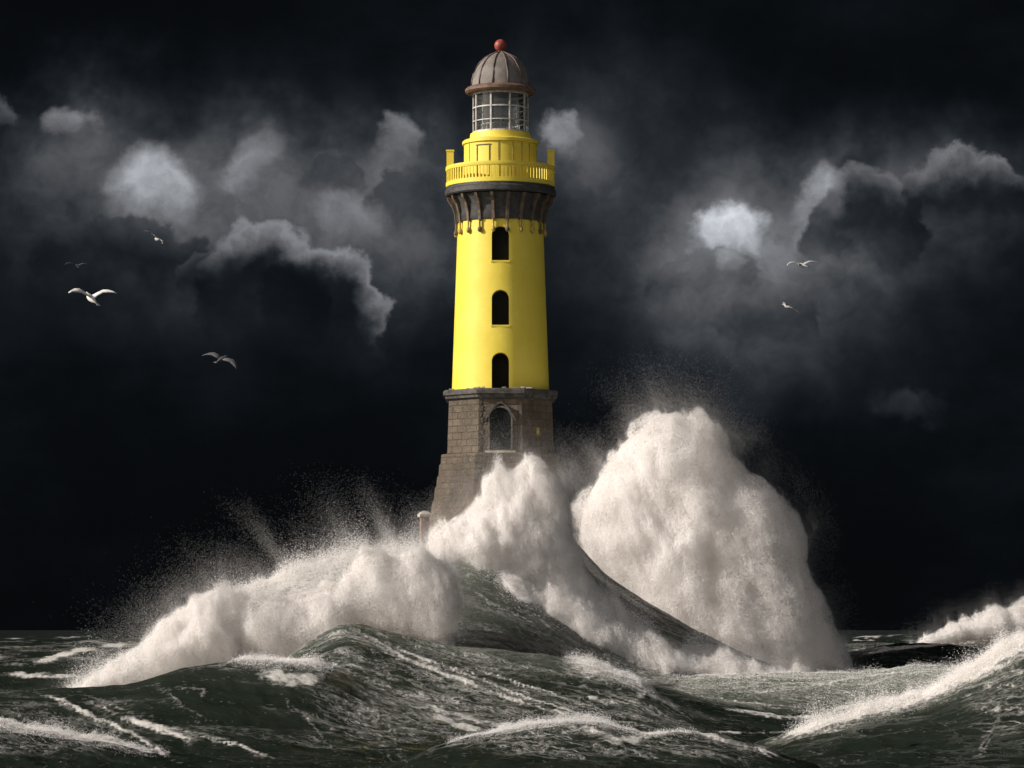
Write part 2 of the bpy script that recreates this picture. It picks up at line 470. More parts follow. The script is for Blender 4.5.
for i, (ya, yb) in enumerate(WIN):
    pane_y = -r_(35.2)
    w = obj('window', extrude_outline(arch(r_(16.9), z_(yb) + 0.01, z_(ya) - 0.01), pane_y, pane_y + 0.06), M_void, lh)
    if i < 2:
        zz = z_(yb)
        rs = np.interp(zz, [z0, z1], [r_(48.6), r_(42.6)])
        bm = bmesh.new(); box(bm, -r_(9.4), r_(9.4), -rs - 0.02, -r_(36), zz - 0.12, zz + 0.005)
        obj('sill', bm, M_yellow, w)

# pointed door in the stone base
fy = -r_(52.6)
dr = obj('door', extrude_outline(arch(r_(20.5), z_(449), z_(408), 0.0), fy - 0.02, fy + 0.25), M_door, lh)
bm = bmesh.new()
for x in (-r_(5), 0, r_(5)): box(bm, x - 0.02, x + 0.02, fy - 0.045, fy - 0.022, z_(448), z_(421))
obj('door_board', bm, M_door, dr)
def arch_band(w_in, w_out, zb, zt, pointed, ya, yb):
    bm = bmesh.new()
    A = arch(r_(w_in), zb, zt, pointed)[1:]; g = r_(w_out - w_in) / 2
    Bp = arch(r_(w_in), zb, zt, pointed, grow=g)[1:]
    A = [(arch(r_(w_in), zb, zt, pointed)[1][0], zb)] + A[1:] + [(arch(r_(w_in), zb, zt, pointed)[0][0], zb)]
    Bp = [(Bp[0][0], zb)] + Bp[1:] + [(-Bp[0][0], zb)]
    n = len(A)
    va = [bm.verts.new((x, ya, z)) for x, z in A]; vb = [bm.verts.new((x, ya, z)) for x, z in Bp]
    wa = [bm.verts.new((x, yb, z)) for x, z in A]; wb = [bm.verts.new((x, yb, z)) for x, z in Bp]
    for k in range(n - 1):
        bm.faces.new((va[k], vb[k], vb[k + 1], va[k + 1]))
        bm.faces.new((vb[k], wb[k], wb[k + 1], vb[k + 1]))
        bm.faces.new((wa[k], va[k], va[k + 1], wa[k + 1]))
    bm.faces.new((va[0], wa[0], wb[0], vb[0])); bm.faces.new((va[-1], vb[-1], wb[-1], wa[-1]))
    return bm
obj('door_frame', arch_band(21, 24.0, z_(450.5), z_(407.5), 0.0, fy - 0.16, fy + 0.1), M_frame, dr)
obj('hood_moulding', arch_band(27, 31, z_(421), z_(403.5), 0.15, fy - 0.22, fy + 0.1), M_cornice, dr)
bm = bmesh.new(); box(bm, -r_(15), r_(15), fy - 0.3, fy + 0.1, z_(452.8), z_(450.6)); obj('doorstep', bm, M_pale, dr)
# small slit window in the right facet
Mr = Matrix.Rotation(PI / 4, 4, 'Z')
bm = bmesh.new(); box(bm, -0.12, 0.12, -r_(52.4) - 0.06, -r_(52.4) + 0.1, z_(434), z_(427), Mr); obj('slit_window', bm, M_gold, lh)
# quoin strips at the corners of the upper block
for sgn in (-1, 1):
    bm = bmesh.new()
    for k in range(9):
        za = z_(451.5) + k * (z_(399.5) - z_(451.5)) / 9; zb2 = za + (z_(399.5) - z_(451.5)) / 9 - 0.025
        wv = 0.34 if k % 2 else 0.22
        rr = np.interp(za, [z_(452), z_(398)], [r_(52.8), r_(51.2)])
        cx = sgn * rr * 0.4142
        box(bm, min(cx, cx - sgn * wv), max(cx, cx - sgn * wv), -rr - 0.035, -rr + 0.1, za, zb2)
    obj('quoin', bm, M_stone, lh)

# gallery: corbel drum, brackets, drops, slab
obj('corbel_drum', lathe([(r_(43.6), z_(217.5)), (r_(44.6), z_(216)), (r_(44.4), z_(207)), (r_(46), z_(200)), (r_(48.5), z_(195)), (r_(50), z_(191.5))], 96), M_dark, lh, True)
NB = 20
for k in range(NB):
    a = 2 * PI * (k + 0.5) / NB
    M = Matrix.Rotation(a, 4, 'Z')
    bm = bmesh.new()
    pts = [(-r_(42.0), z_(219)), (-r_(45.8), z_(218)), (-r_(46.6), z_(209)), (-r_(49.5), z_(200)), (-r_(53.2), z_(195.2)), (-r_(54.3), z_(191.8)), (-r_(42), z_(191.8))]
    hw = 0.11
    A_ = [bm.verts.new(M @ Vector((-hw, y, z))) for y, z in pts]; B_ = [bm.verts.new(M @ Vector((hw, y, z))) for y, z in pts]
    bm.faces.new(A_); bm.faces.new(B_[::-1])
    for i in range(len(pts)): bm.faces.new((A_[i], B_[i], B_[(i + 1) % len(pts)], A_[(i + 1) % len(pts)]))
    bmesh.ops.recalc_face_normals(bm, faces=bm.faces)
    br_ = obj('bracket', bm, M_bracket, lh)
    bm = lathe([(0.02, 0), (0.13, 0.09), (0.17, 0.22), (0.12, 0.36), (0.07, 0.44), (0.07, 0.95), (0.09, 1.0)], 10)
    bmesh.ops.transform(bm, matrix=M @ Matrix.Translation((0, -r_(45.0), z_(231))), verts=bm.verts)
    obj('drop_pendant', bm, M_gold if k % 3 else M_bracket, br_, True)
slab = obj('gallery_floor', lathe([(r_(40), z_(191)), (r_(54.3), z_(190.6)), (r_(55.6), z_(189.2)), (r_(55.6), z_(185)), (r_(54.2), z_(183.6)), (r_(54.2), z_(181.6)), (r_(30), z_(181))], 96), M_dark, lh)
auto_smooth(slab, 30)
# balustrade
rail = obj('bottom_rail', lathe([(r_(52.4), z_(181.2)), (r_(54.6), z_(181.2)), (r_(54.6), z_(176.8)), (r_(52.4), z_(176.4)), (r_(52.4), z_(181.2))], 96), M_yellow, lh); auto_smooth(rail, 30)
rail = obj('top_rail', lathe([(r_(52.2), z_(165)), (r_(54.4), z_(165)), (r_(55.0), z_(163.6)), (r_(54.8), z_(161.4)), (r_(52.0), z_(161.2)), (r_(52.2), z_(165))], 96), M_yellow, lh); auto_smooth(rail, 30)
bal_me = None
for k in range(88):
    a = 2 * PI * (k + 0.5) / 88
    if bal_me is None:
        bm = bmesh.new(); box(bm, -0.06, 0.06, -r_(54.0), -r_(53.0), z_(176.9), z_(164.6))
        o = obj('baluster', bm, M_yellow, lh); bal_me = o.data
    else: o = link('baluster', bal_me, None, lh)
    o.rotation_euler = (0, 0, a)
for sgn in (-1, 1):
    bm = bmesh.new(); box(bm, -0.26, 0.26, -0.2, 0.2, z_(180.8), z_(146.5)); box(bm, -0.30, 0.30, -0.24, 0.24, z_(146.5), z_(145))
    o = obj('rail_post', bm, M_yellow, lh); o.location = (sgn * r_(50.4), 0, 0)
# drum
drum = obj('watch_room', lathe([(r_(36.5), z_(181)), (r_(36.5), z_(141)), (r_(38.2), z_(140.4)), (r_(38.2), z_(137.6)), (r_(36.8), z_(136.6)), (r_(31.5), z_(136.0)), (r_(30.6), z_(133)), (r_(30.2), z_(130)), (r_(26), z_(129.6))], 96), M_yellow, lh)
auto_smooth(drum, 30)
bm = bmesh.new()
for a in (-0.68, -0.30):
    box(bm, -0.035, 0.035, -r_(37.1), -r_(36.2), z_(181), z_(144), Matrix.Rotation(a, 4, 'Z'))
for k in range(6):
    aa = -0.68 + (k + 0.5) * 0.38 / 6
    box(bm, -0.20, 0.20, -r_(37.1), -r_(36.2), z_(144) - 0.03, z_(144) + 0.04, Matrix.Rotation(aa, 4, 'Z'))
obj('service_door', bm, M_bracket, drum)
for q, aa in enumerate((0.35, 0.62, 0.9, -0.05, -1.0)):
    bm = bmesh.new(); box(bm, -0.03, 0.03, -r_(37.0), -r_(36.2), z_(178), z_(141.5), Matrix.Rotation(aa, 4, 'Z')); obj('panel_seam', bm, M_gold, drum)
# lantern
obj('lantern_floor', lathe([(0.01, z_(129.3)), (r_(27), z_(129.3))], 48), M_dark, lh)
gl = obj('lantern_glass', lathe([(r_(27.0), z_(129.4)), (r_(27.0), z_(91.5))], 72), M_glass, lh, True)
for k in range(9):
    a = 2 * PI * (k + 0.5) / 9
    bm = bmesh.new()
    box(bm, -0.06, 0.06, -r_(28.3), -r_(26.6), z_(129.4), z_(91.2), Matrix.Rotation(a, 4, 'Z'))
    obj('mullion', bm, M_bar, lh)
for py, h in ((105.5, 0.05), (118.5, 0.035), (129, 0.07), (92.2, 0.08)):
    o = obj('glazing_ring', lathe([(r_(26.8), z_(py) - h), (r_(28.0), z_(py) - h), (r_(28.0), z_(py) + h), (r_(26.8), z_(py) + h), (r_(26.8), z_(py) - h)], 72), M_bar, lh); auto_smooth(o, 30)
bm = bmesh.new()
for k in range(16):
    a = 2 * PI * k / 16
    tube(bm, [(r_(19) * math.sin(a), -r_(19) * math.cos(a), z_(129.3)), (r_(19) * math.sin(a), -r_(19) * math.cos(a), z_(121))], 0.045, 6)
for k in range(48):
    a = 2 * PI * k / 48; b = 2 * PI * (k + 1) / 48
    tube(bm, [(r_(19) * math.sin(a), -r_(19) * math.cos(a), z_(121)), (r_(19) * math.sin(b), -r_(19) * math.cos(b), z_(121))], 0.04, 6)
obj('inner_railing', bm, M_bar, lh)
# dome
brim = obj('dome_brim', lathe([(r_(26), z_(91.4)), (r_(33.6), z_(91.2)), (r_(35.4), z_(89.6)), (r_(35.4), z_(87.4)), (r_(33.4), z_(85.8)), (r_(29.5), z_(84.6))], 96), M_brim, lh); auto_smooth(brim, 40)
dp = [(29.6, 85), (29.2, 80), (27.6, 74), (24.6, 68), (20.4, 62.5), (15.2, 58), (10.0, 55), (6.0, 53.3), (3.6, 52)]
dome = obj('dome', lathe([(r_(a), z_(b)) for a, b in dp], 72), M_dome, lh, True)
NR = 12
for k in range(NR):
    a = 2 * PI * (k + 0.5) / NR
    bm = bmesh.new()
    tube(bm, [(r_(w + 0.3) * math.sin(a), -r_(w + 0.3) * math.cos(a), z_(y)) for w, y in dp], 0.065, 6)
    obj('rib', bm, M_rib, dome, True)
fin = obj('finial', lathe([(r_(4.4), z_(52.8)), (r_(3.0), z_(51.0)), (r_(2.0), z_(49)), (r_(3.0), z_(48.4))], 24), M_rib, lh, True)
bm = bmesh.new(); bmesh.ops.create_uvsphere(bm, u_segments=24, v_segments=16, radius=r_(6.2)); bmesh.ops.translate(bm, verts=bm.verts, vec=(0, 0, z_(45.6)))
obj('finial_ball', bm, M_ball, lh, True)

# little brick pillar on the left of the footing
pl = empty('brick_pillar', (PX(424.5, 246), 246, PZ(560, 246)))
tag(pl, 'short reddish brick pillar with a pale cap left of the lighthouse foot', 'pillar')
bm = lathe([(0.44, 0), (0.42, 3.1)], 4, PI / 4 + 0.25); obj('shaft', bm, M_brick, pl)
bm = lathe([(0.45, 3.1), (0.62, 3.14), (0.62, 3.34), (0.40, 3.5), (0.01, 3.6)], 4, PI / 4 + 0.25); obj('cap', bm, M_pale, pl)

# ------------------------------------------------------------------ the sea
BASE = -1.7
def cur(pts, D):
    """crest curve given in photo coordinates at distance D -> world X, Z arrays"""
    return np.array([PX(p[0], D if len(p) < 3 else p[2]) for p in pts]), np.array([PZ(p[1], D if len(p) < 3 else p[2]) for p in pts])
def smooth_interp(x, xs, ys):
    xx = np.linspace(xs[0], xs[-1], 600)
    yy = np.interp(xx, xs, ys)
    k = np.hanning(25); k /= k.sum()
    yp = np.pad(yy, 12, mode='edge'); yy = np.convolve(yp, k, mode='valid')
    return np.interp(x, xx, yy)
# name, D, crest pts, front width, back width, front power, slant (dY/dX)
RIDGES = [
 ('near', 128, [(-260, 735), (-100, 712), (0, 724), (50, 742), (100, 750), (160, 762), (240, 766), (300, 772), (400, 775), (440, 756), (470, 744), (500, 738), (560, 726), (600, 724), (640, 736), (700, 733), (740, 741), (800, 766), (900, 800), (1300, 800)], 6, 7, 1.5, 0.0),
 ('left', 150, [(-300, 705), (-100, 696), (0, 690), (80, 688), (130, 686), (180, 669), (240, 660), (300, 662), (335, 670), (380, 695), (440, 714), (500, 728), (560, 738), (700, 750), (900, 790), (1300, 820)], 9, 8, 1.7, 0.0),
 ('right', 146, [(500, 820), (640, 790), (740, 758), (800, 734), (870, 712), (930, 694), (980, 666), (1000, 650), (1024, 636), (1100, 622), (1300, 640)], 8, 7, 1.6, 0.0),
 ('middle', 174, [(-200, 730), (250, 690), (300, 648), (345, 621), (400, 636), (450, 648), (520, 657), (560, 659), (600, 667), (640, 681), (665, 700), (700, 722), (800, 750), (1300, 750)], 12, 8, 1.5, -0.15),
 ('sweep', 183, [(300, 800), (450, 700), (560, 664), (620, 680), (700, 703), (760, 717), (815, 729), (860, 745), (920, 780), (1300, 800)], 9, 8, 1.5, 0.0),
 ('main', 203, [(-200, 740), (40, 705), (80, 690), (130, 660), (190, 622), (250, 592), (300, 572), (350, 560), (400, 552), (450, 548), (500, 556), (545, 578), (590, 612), (640, 640), (700, 660), (780, 680), (900, 720), (1300, 740)], 15, 12, 1.4, 0.10),
 ('face', 226, [(300, 700), (400, 640), (450, 590), (500, 540), (540, 515), (575, 545), (600, 574), (650, 606), (700, 634), (740, 652), (775, 666), (820, 682), (1300, 740)], 13, 9, 1.4, 0.12),
 ('shoulder', 196, [(500, 760), (640, 700), (700, 676), (790, 674), (860, 676), (920, 668), (990, 668), (1060, 660), (1300, 680)], 12, 10, 1.6, 0.0),
 ('backright', 262, [(700, 700), (790, 672), (840, 655), (900, 644), (950, 646), (990, 652), (1060, 640), (1300, 640)], 12, 10, 1.7, 0.0),
 ('farright', 300, [(780, 680), (860, 660), (920, 645), (970, 628), (1024, 616), (1080, 612), (1300, 640)], 11, 10, 1.7, 0.0),
 ('farleft', 300, [(-300, 655), (0, 662), (60, 656), (120, 660), (200, 672), (300, 700), (1300, 760)], 10, 10, 1.7, 0.0),
 ('outer', 400, [(-300, 650), (20, 652), (90, 644), (150, 648), (260, 655), (800, 652), (860, 644), (920, 648), (1300, 650)], 14, 14, 1.7, 0.0),
]
RI = {r[0]: i for i, r in enumerate(RIDGES)}
def ridge_eval(r, x, y):
    name, D, pts, wf, wb, pw, sl = r
    cx, cz = cur(pts, D)
    zc = smooth_interp(x, cx, cz)
    xm = 0.0
    dep = D + sl * (x - xm) + 1.6 * (vnoise(x / 9 + D, x * 0 + 3.3, x * 0) - 0.5) * 2
    s = y - dep
    w = np.where(s < 0, wf, wb)
    h = np.maximum(zc - BASE, 0) * np.exp(-(np.abs(s) / w) ** pw)
    return h, s, zc
tcol = np.concatenate([np.linspace(-9, -0.26, 70)[:-1], np.linspace(-0.26, -0.135, 40)[:-1], np.linspace(-0.135, 0.135, 1150), np.linspace(0.135, 0.26, 40)[1:], np.linspace(0.26, 9, 70)[1:]])
Y0 = 60.0
rows = np.concatenate([np.linspace(-40, 95, 50)[:-1], np.linspace(95, 245, 760)[:-1], np.linspace(245, 330, 230)[:-1], np.linspace(330, 520, 200)[:-1], np.linspace(520, 1100, 200)[:-1], np.geomspace(1100, 40000, 220)])
TT, YY = np.meshgrid(tcol, rows)
XX = TT * (YY + Y0)
nr, nc = XX.shape
x = XX.ravel(); y = YY.ravel()
Hs = []; Ss = []
for r in RIDGES:
    h, s, zc = ridge_eval(r, x, y); Hs.append(h); Ss.append(s)
Hs = np.array(Hs); Ss = np.array(Ss)
K = 0.55
hm = Hs.max(0)
H = hm + K * np.log(np.exp((Hs - hm) / K).sum(0)) - K * math.log(len(RIDGES)) * np.exp(-hm / 1.0)
dom = Hs.argmax(0)
sdom = np.take_along_axis(Ss, dom[None], 0)[0]
near = np.exp(-np.maximum(y - 320, 0) / 500)
# turbulence
n_big = fbm(x / 9, y / 7, x * 0 + 1.5, 3) - 0.5
n_mid = fbm(x / 5.0 + 0.15 * y / 3, y / 2.0, x * 0 + 4.5, 4, 0.55, True) - 0.55
streak = fbm(x / 13.0 + sdom / 14, sdom / 1.3, dom * 3.7, 4, 0.6, True) - 0.55
n_fine = fbm(x / 0.8, y / 0.6, x * 0 + 9.5, 3, 0.55) - 0.5
steep = np.clip(hm / 5, 0, 1)
Zh = BASE + H + (0.9 - 0.4 * steep) * n_big + (0.68 - 0.50 * steep) * n_mid + (0.22 + 0.16 * steep) * streak + 0.07 * n_fine
farw = (y > 330)
Zh = Zh + sstep(300, 420, y) * ((1.5 + 1.8 * sstep(450, 1100, y)) * (fbm(x / 30, y / 16, x * 0 + 2.2, 4, 0.55, True) - 0.5))
Zh = np.where(y > 1100, BASE + 0.9 + (Zh - BASE - 0.9) * np.exp(-(y - 1100) / 2500), Zh)
Zh = Zh + sstep(330, 700, y) * 1.0
Zh = np.where(y < 95, np.minimum(Zh, BASE + 1.2 + 0.6 * n_big), Zh)

# foam, aeration and translucent crest glow, painted ridge by ridge along its crest
foam = np.zeros_like(x); aer_glow = np.zeros_like(x)
def ramp1(v, pts): return np.interp(v, [p[0] for p in pts], [p[1] for p in pts])
def zone(name, xpts, spts, kind='f'):
    global foam, aer_glow
    i = RI[name]; D = RIDGES[i][1]
    px = x / D * F + 512
    own = sstep(0.35, 0.0, (hm - Hs[i]) / 1.2)
    w = ramp1(px, xpts) * ramp1(Ss[i], spts) * own * sstep(0.15, 1.2, Hs[i])
    if kind == 'f': foam = np.maximum(foam, w)
    else: aer_glow = np.maximum(aer_glow, w)
crest = [(-3.5, 0), (-1.2, 0.8), (-0.2, 1), (2, 1), (6, 0.5), (10, 0)]
thin = [(-1.2, 0), (-0.3, 1), (0.8, 1), (3, 0.5), (8, 0.35)]
zone('near', [(-200, 1.15), (110, 1.15), (170, 0.65), (330, 0.5), (420, 0.6), (480, 0.85), (600, 0.9), (700, 0.7), (900, 0.5)], crest)
zone('near', [(-200, .42), (350, .46), (1200, .42)], [(-30, 1), (10, 1)])
zone('left', [(-200, .55), (100, .3), (150, .25), (220, 0.55), (240, 1.0), (325, 1.0), (345, .5), (560, .65)], [(-3.2, 0), (-1.5, .85), (2, 1), (6, .5), (10, .3)])
zone('left', [(-200, .46), (60, .42), (180, .26), (300, .24), (345, .48), (420, .60), (560, .48), (1000, .4)], [(-30, 1.1), (-8, .9), (0, .6), (9, .8)])
zone('right', [(600, 0.5), (760, 0.8), (800, 1.25), (1200, 1.3)], [(-3.2, 0), (-1.6, 0.95), (3, 1), (8, 0.75), (12, .6)])
zone('right', [(600, .26), (940, .22), (980, .52), (1100, .55)], [(-30, 1), (0, 1)])
zone('middle', [(300, .36), (345, .55), (420, .56), (520, .42), (580, .46), (700, .5)], [(-20, 1.0), (-6, 1.0), (-2, .85), (0, .75), (9, 1)])
zone('middle', [(545, 0), (585, .95), (650, .95), (700, .6)], [(-7, 0), (-4, .9), (0, 1), (4, .4)])
zone('middle', [(200, 1.0), (335, 1.0), (350, .5), (400, 0)], [(-5, 0), (0, .9), (9, 1)])
zone('main', [(-200, .5), (60, .9), (455, 1.0), (470, .16), (480, .12), (900, .16)], [(-14, 1.0), (-3, 1.0), (0, 1), (12, 1)])
zone('main', [(440, 0), (470, .95), (560, 1), (800, 1.0), (900, .8)], [(-6, 0.30), (-2.2, .75), (-.4, 1), (4, 1), (12, .8)])
zone('main', [(560, 0), (640, .7), (800, .8), (900, .8)], [(-16, 1), (-4, 1), (0, 1), (12, .9)])
zone('face', [(400, .2), (575, .14), (800, .18)], [(-14, 1), (-2, .8), (0, .7)])
zone('face', [(400, 1), (900, 1)], [(-.6, 0), (.5, 1), (12, 1)])
zone('shoulder', [(560, .5), (680, .75), (900, .70), (1200, .62)], [(-14, .7), (-5, .9), (0, 1), (12, 1)])
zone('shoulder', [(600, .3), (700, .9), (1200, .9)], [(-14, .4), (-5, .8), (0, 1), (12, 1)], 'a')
zone('left', [(345, 0), (365, .75), (440, .70), (470, .3)], [(-12, .8), (-4, 1), (2, .8), (6, .3)])
zone('shoulder', [(600, .5), (700, .85), (1200, .75)], [(-4, .3), (0, 1), (10, 1)])
zone('sweep', [(400, .25), (1200, .25)], [(-12, .8), (-1, .8), (0, 1)])
zone('sweep', [(560, 0), (640, .8), (860, .9)], [(-.8, 0), (.5, 1), (9, 1)])
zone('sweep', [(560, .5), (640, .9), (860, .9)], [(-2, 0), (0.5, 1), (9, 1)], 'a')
zone('backright', [(760, .55), (850, .45), (900, .35), (980, .55), (1200, .7)], [(-12, .7), (0, .9), (3, 1), (10, 1)])
zone('farright', [(780, .3), (900, .8), (940, 1), (1200, 1)], [(-9, .2), (-4, .85), (0, 1), (8, 1)])
zone('farleft', [(-200, .6), (0, .75), (60, .8), (140, .6), (300, .4)], crest)
zone('outer', [(-200, .6), (0, .7), (60, .75), (140, .6), (780, .5), (860, .75), (900, .7), (1200, .6)], [(-9, .2), (-3, .7), (0, 1), (8, .4)])
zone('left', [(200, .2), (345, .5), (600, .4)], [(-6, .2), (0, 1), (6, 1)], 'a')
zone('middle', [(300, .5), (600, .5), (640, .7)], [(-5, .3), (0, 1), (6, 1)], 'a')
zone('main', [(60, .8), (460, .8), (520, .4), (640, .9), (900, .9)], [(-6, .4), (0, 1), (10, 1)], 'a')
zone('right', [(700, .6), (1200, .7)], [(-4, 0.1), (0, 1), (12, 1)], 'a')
caps = fbm(x / (16 + np.maximum(y - 500, 0) / 40), y / (10 + np.maximum(y - 400, 0) / 12), x * 0 + 7.7, 4, 0.55)
foam = np.maximum(foam, sstep(300, 360, y) * (0.22 + 0.85 * sstep(0.56, 0.72, caps)))
foam = foam * np.exp(-np.maximum(y - 600, 0) / 900)
foam = np.clip(foam + 0.45 * (fbm(x / 2.5, sdom / 1.6, dom * 1.3, 3) - 0.5) * sstep(0.2, 0.6, foam), 0, 1.3)

# strands of foam drawn out over the wave faces: lines followed on the water, each with its own width in metres
ZG = Zh.reshape(nr, nc)
def sea_height(xw, yw):
    ci = np.clip(np.interp(xw / (yw + Y0), tcol, np.arange(nc)), 0, nc - 1.001); ri = np.clip(np.interp(yw, rows, np.arange(nr)), 0, nr - 1.001)
    i = ri.astype(int); j = ci.astype(int); fi = ri - i; fj = ci - j
    return (ZG[i, j] * (1 - fj) + ZG[i, j + 1] * fj) * (1 - fi) + (ZG[i + 1, j] * (1 - fj) + ZG[i + 1, j + 1] * fj) * fi
ymarch = np.concatenate([np.arange(97, 500, 0.2), np.geomspace(500, 4000, 400)])
def on_water(px, py):
    zr = PZ(py[:, None], ymarch[None]); xr = PX(px[:, None], ymarch[None])
    under = zr < sea_height(xr, np.broadcast_to(ymarch, xr.shape))
    k = under.argmax(1)
    return xr[np.arange(len(px)), k], ymarch[k], under.any(1)
STR = [([(70,692),(110,715),(160,732),(190,740),(240,746)], .26, 1), ([(30,692),(60,700),(75,710),(130,733),(165,752),(182,766)], .2, .9), ([(0,705),(40,728),(62,742)], .14, .7),
 ([(150,680),(180,705),(210,722),(240,740)], .10, .7), ([(130,688),(180,690),(206,690),(202,698)], .12, .7), ([(110,715),(150,727),(210,738),(250,750),(285,764)], .2, .9),
 ([(275,690),(300,715),(330,745),(346,766)], .13, .7), ([(165,692),(190,718),(215,738)], .08, .6), ([(45,700),(50,725),(58,740)], .1, .6), ([(60,690),(95,698),(130,712),(180,728)], .12, .7),
 ([(255,666),(275,680),(290,688),(310,684),(330,672)], .5, 1), ([(262,668),(282,677),(300,680),(326,670)], .6, .9),
 ([(345,678),(390,700),(440,712),(470,720),(490,728),(530,726),(560,722),(580,718)], .42, 1), ([(430,714),(460,726),(488,732)], .5, 1), ([(560,722),(600,737),(640,742),(690,733)], .38, 1), ([(600,738),(630,745),(650,738)], .5, .9),
 ([(368,690),(378,715),(372,735),(392,766)], .30, .6), ([(390,700),(388,735),(410,768)], .30, .5), ([(400,712),(430,735),(470,742)], .1, .6),
 ([(350,626),(380,645),(420,665),(470,685),(530,705),(580,720),(660,735)], .30, 1), ([(372,638),(420,658),(460,672),(520,695),(600,720),(700,736)], .24, 1), ([(365,635),(385,670),(395,688)], .12, .9),
 ([(400,660),(420,680),(428,697)], .12, .8), ([(440,655),(480,672),(540,690),(600,712),(680,730)], .16, .9), ([(470,680),(560,712),(640,728)], .14, .8), ([(355,640),(362,665),(380,690)], .12, .8), ([(345,650),(352,680)], .14, .8), ([(410,668),(450,690),(500,712),(560,720)], .12, .8),
 ([(450,660),(520,682),(600,704),(670,726)], .1, .7), ([(560,658),(590,664),(612,670),(636,678),(644,688),(640,700),(620,706)], .36, 1), ([(500,671),(560,671),(600,678)], .12, .8), ([(585,695),(604,702),(625,704)], .3, .9), ([(520,665),(560,662),(600,666)], .16, .9),
 ([(560,690),(600,704),(640,712)], .12, .7), ([(430,650),(480,656),(540,657)], .14, .9),
 ([(700,702),(760,715),(815,720),(850,706),(885,695)], .26, 1), ([(690,688),(760,695),(830,684),(900,672),(980,670)], .26, .8), ([(680,694),(740,704),(800,708),(850,698)], .2, .8), ([(650,680),(720,690),(780,688),(860,690)], .3, .7), ([(700,678),(780,680),(860,680)], .3, .7),
 ([(1002,698),(992,728),(974,768)], .30, .55), ([(690,733),(720,738),(760,752),(800,766)], .3, 1), ([(700,733),(760,735),(810,731)], .22, .9), ([(800,748),(820,756),(860,768)], .1, .6),
 ([(850,655),(920,645),(1000,642)], .5, 1), ([(860,662),(920,655),(980,660)], .12, .6),
 ([(455,578),(500,610),(560,640),(620,665),(680,690)], .2, .55), ([(470,580),(540,622),(600,652)], .3, .5), ([(500,600),(560,628),(640,668)], .14, .6), ([(600,585),(660,625),(720,655)], .16, .5), ([(590,575),(650,622),(700,648)], .12, .4), ([(620,610),(680,645),(750,664)], .12, .45),
 ([(0,664),(40,660),(75,650),(112,650)], .8, 1), ([(90,648),(130,645),(175,640)], .8, .9), ([(0,674),(40,676),(90,678)], .5, .9), ([(5,640),(30,638)], 1.0, .8), ([(50,638),(90,636)], 1.0, .7), ([(850,640),(880,636),(915,637)], 1.0, .8), ([(848,650),(900,648)], .6, .7)]
strand = np.zeros((nr, nc), np.float32)
X2 = XX; Y2 = YY
for q_, (pts0, wid, amp) in enumerate(STR):
  nsub = 5 if wid < 0.45 else 3
  for sub in range(nsub):
    pts = np.array(pts0, float)
    t_ = np.arange(len(pts)); tt = np.linspace(0, len(pts) - 1, 40 * (len(pts) - 1))
    px_ = np.interp(tt, t_, pts[:, 0]); py_ = np.interp(tt, t_, pts[:, 1])
    kk = np.hanning(59 if len(pts) > 2 else 33); kk /= kk.sum(); hp = len(kk) // 2
    px_ = np.convolve(np.pad(px_, hp, mode='reflect', reflect_type='odd'), kk, 'valid'); py_ = np.convolve(np.pad(py_, hp, mode='reflect', reflect_type='odd'), kk, 'valid')
    sd_ = q_ * 3.71 + sub * 11.3; sp = 8 + 26 * min(wid, .5)
    amp_ = amp * (1.0 if wid > 0.15 else 0.62)
    px_ += (0.75 * sp if sub else 7) * 2 * (fbm(tt * 0.8 + sd_, px_ / 25, px_ * 0 + sd_, 4, .6) - 0.5)
    py_ += (0.6 * sp if sub else 6) * 1.3 * (fbm(tt * 0.8 + sd_, py_ / 22, px_ * 0 + sd_ + 7, 4, .6) - 0.5)
    xs_, ys_, ok = on_water(px_, py_)
    zs_ = sea_height(xs_, ys_)
    nn = len(xs_); wsub = wid * (0.55 if sub == 0 else 0.34 if sub < 3 else 0.9) if wid < .45 else wid * .6
    br = np.clip((vnoise(tt * 2.2 + sd_, tt * 0, tt * 0 + sub) - 0.2) * 2.0, 0.15, 1)
    u_ = np.arange(nn) / nn; env = 1.2 * np.minimum(1, np.minimum(u_ * 4, (1 - u_) * 3) + .1) * br * amp_ * ((1.0, .85, .75, .42, .42)[sub])
    for k in range(nn - 1):
        if not (ok[k] and ok[k + 1]) or abs(ys_[k + 1] - ys_[k]) > 4 + 0.0002 * ys_[k] ** 2: continue
        L_ = math.hypot(xs_[k + 1] - xs_[k], (ys_[k + 1] - ys_[k]) / max(1, ys_[k] / 250) ** 1.5)
        for f_ in np.arange(0, 1, min(1, 0.10 / max(L_, 1e-3))):
            cx = xs_[k] + f_ * (xs_[k + 1] - xs_[k]); cyy = ys_[k] + f_ * (ys_[k + 1] - ys_[k]); cz_ = zs_[k] + f_ * (zs_[k + 1] - zs_[k])
            w = max(0.045, wsub); st_ = max(1, cyy / 250) ** 1.5
            r0, r1 = np.searchsorted(rows, (cyy - 2.5 * w * st_ - .2, cyy + 2.5 * w * st_ + .2))
            c0 = np.searchsorted(tcol, (cx - 2.5 * w) / (cyy + Y0)) - 1; c1 = np.searchsorted(tcol, (cx + 2.5 * w) / (cyy + Y0)) + 1
            if r0 < 1 or c0 < 1: continue
            dx = XX[r0:r1, c0:c1] - cx; dy = (YY[r0:r1, c0:c1] - cyy) / st_; dz = (ZG[r0:r1, c0:c1] - cz_) / st_
            v_ = env[k] * np.exp(-(dx * dx + 0.6 * dy * dy + dz * dz) / (w * w))
            np.maximum(strand[r0:r1, c0:c1], v_, out=strand[r0:r1, c0:c1])
strand = strand.ravel()
foam = np.maximum(foam, 0)
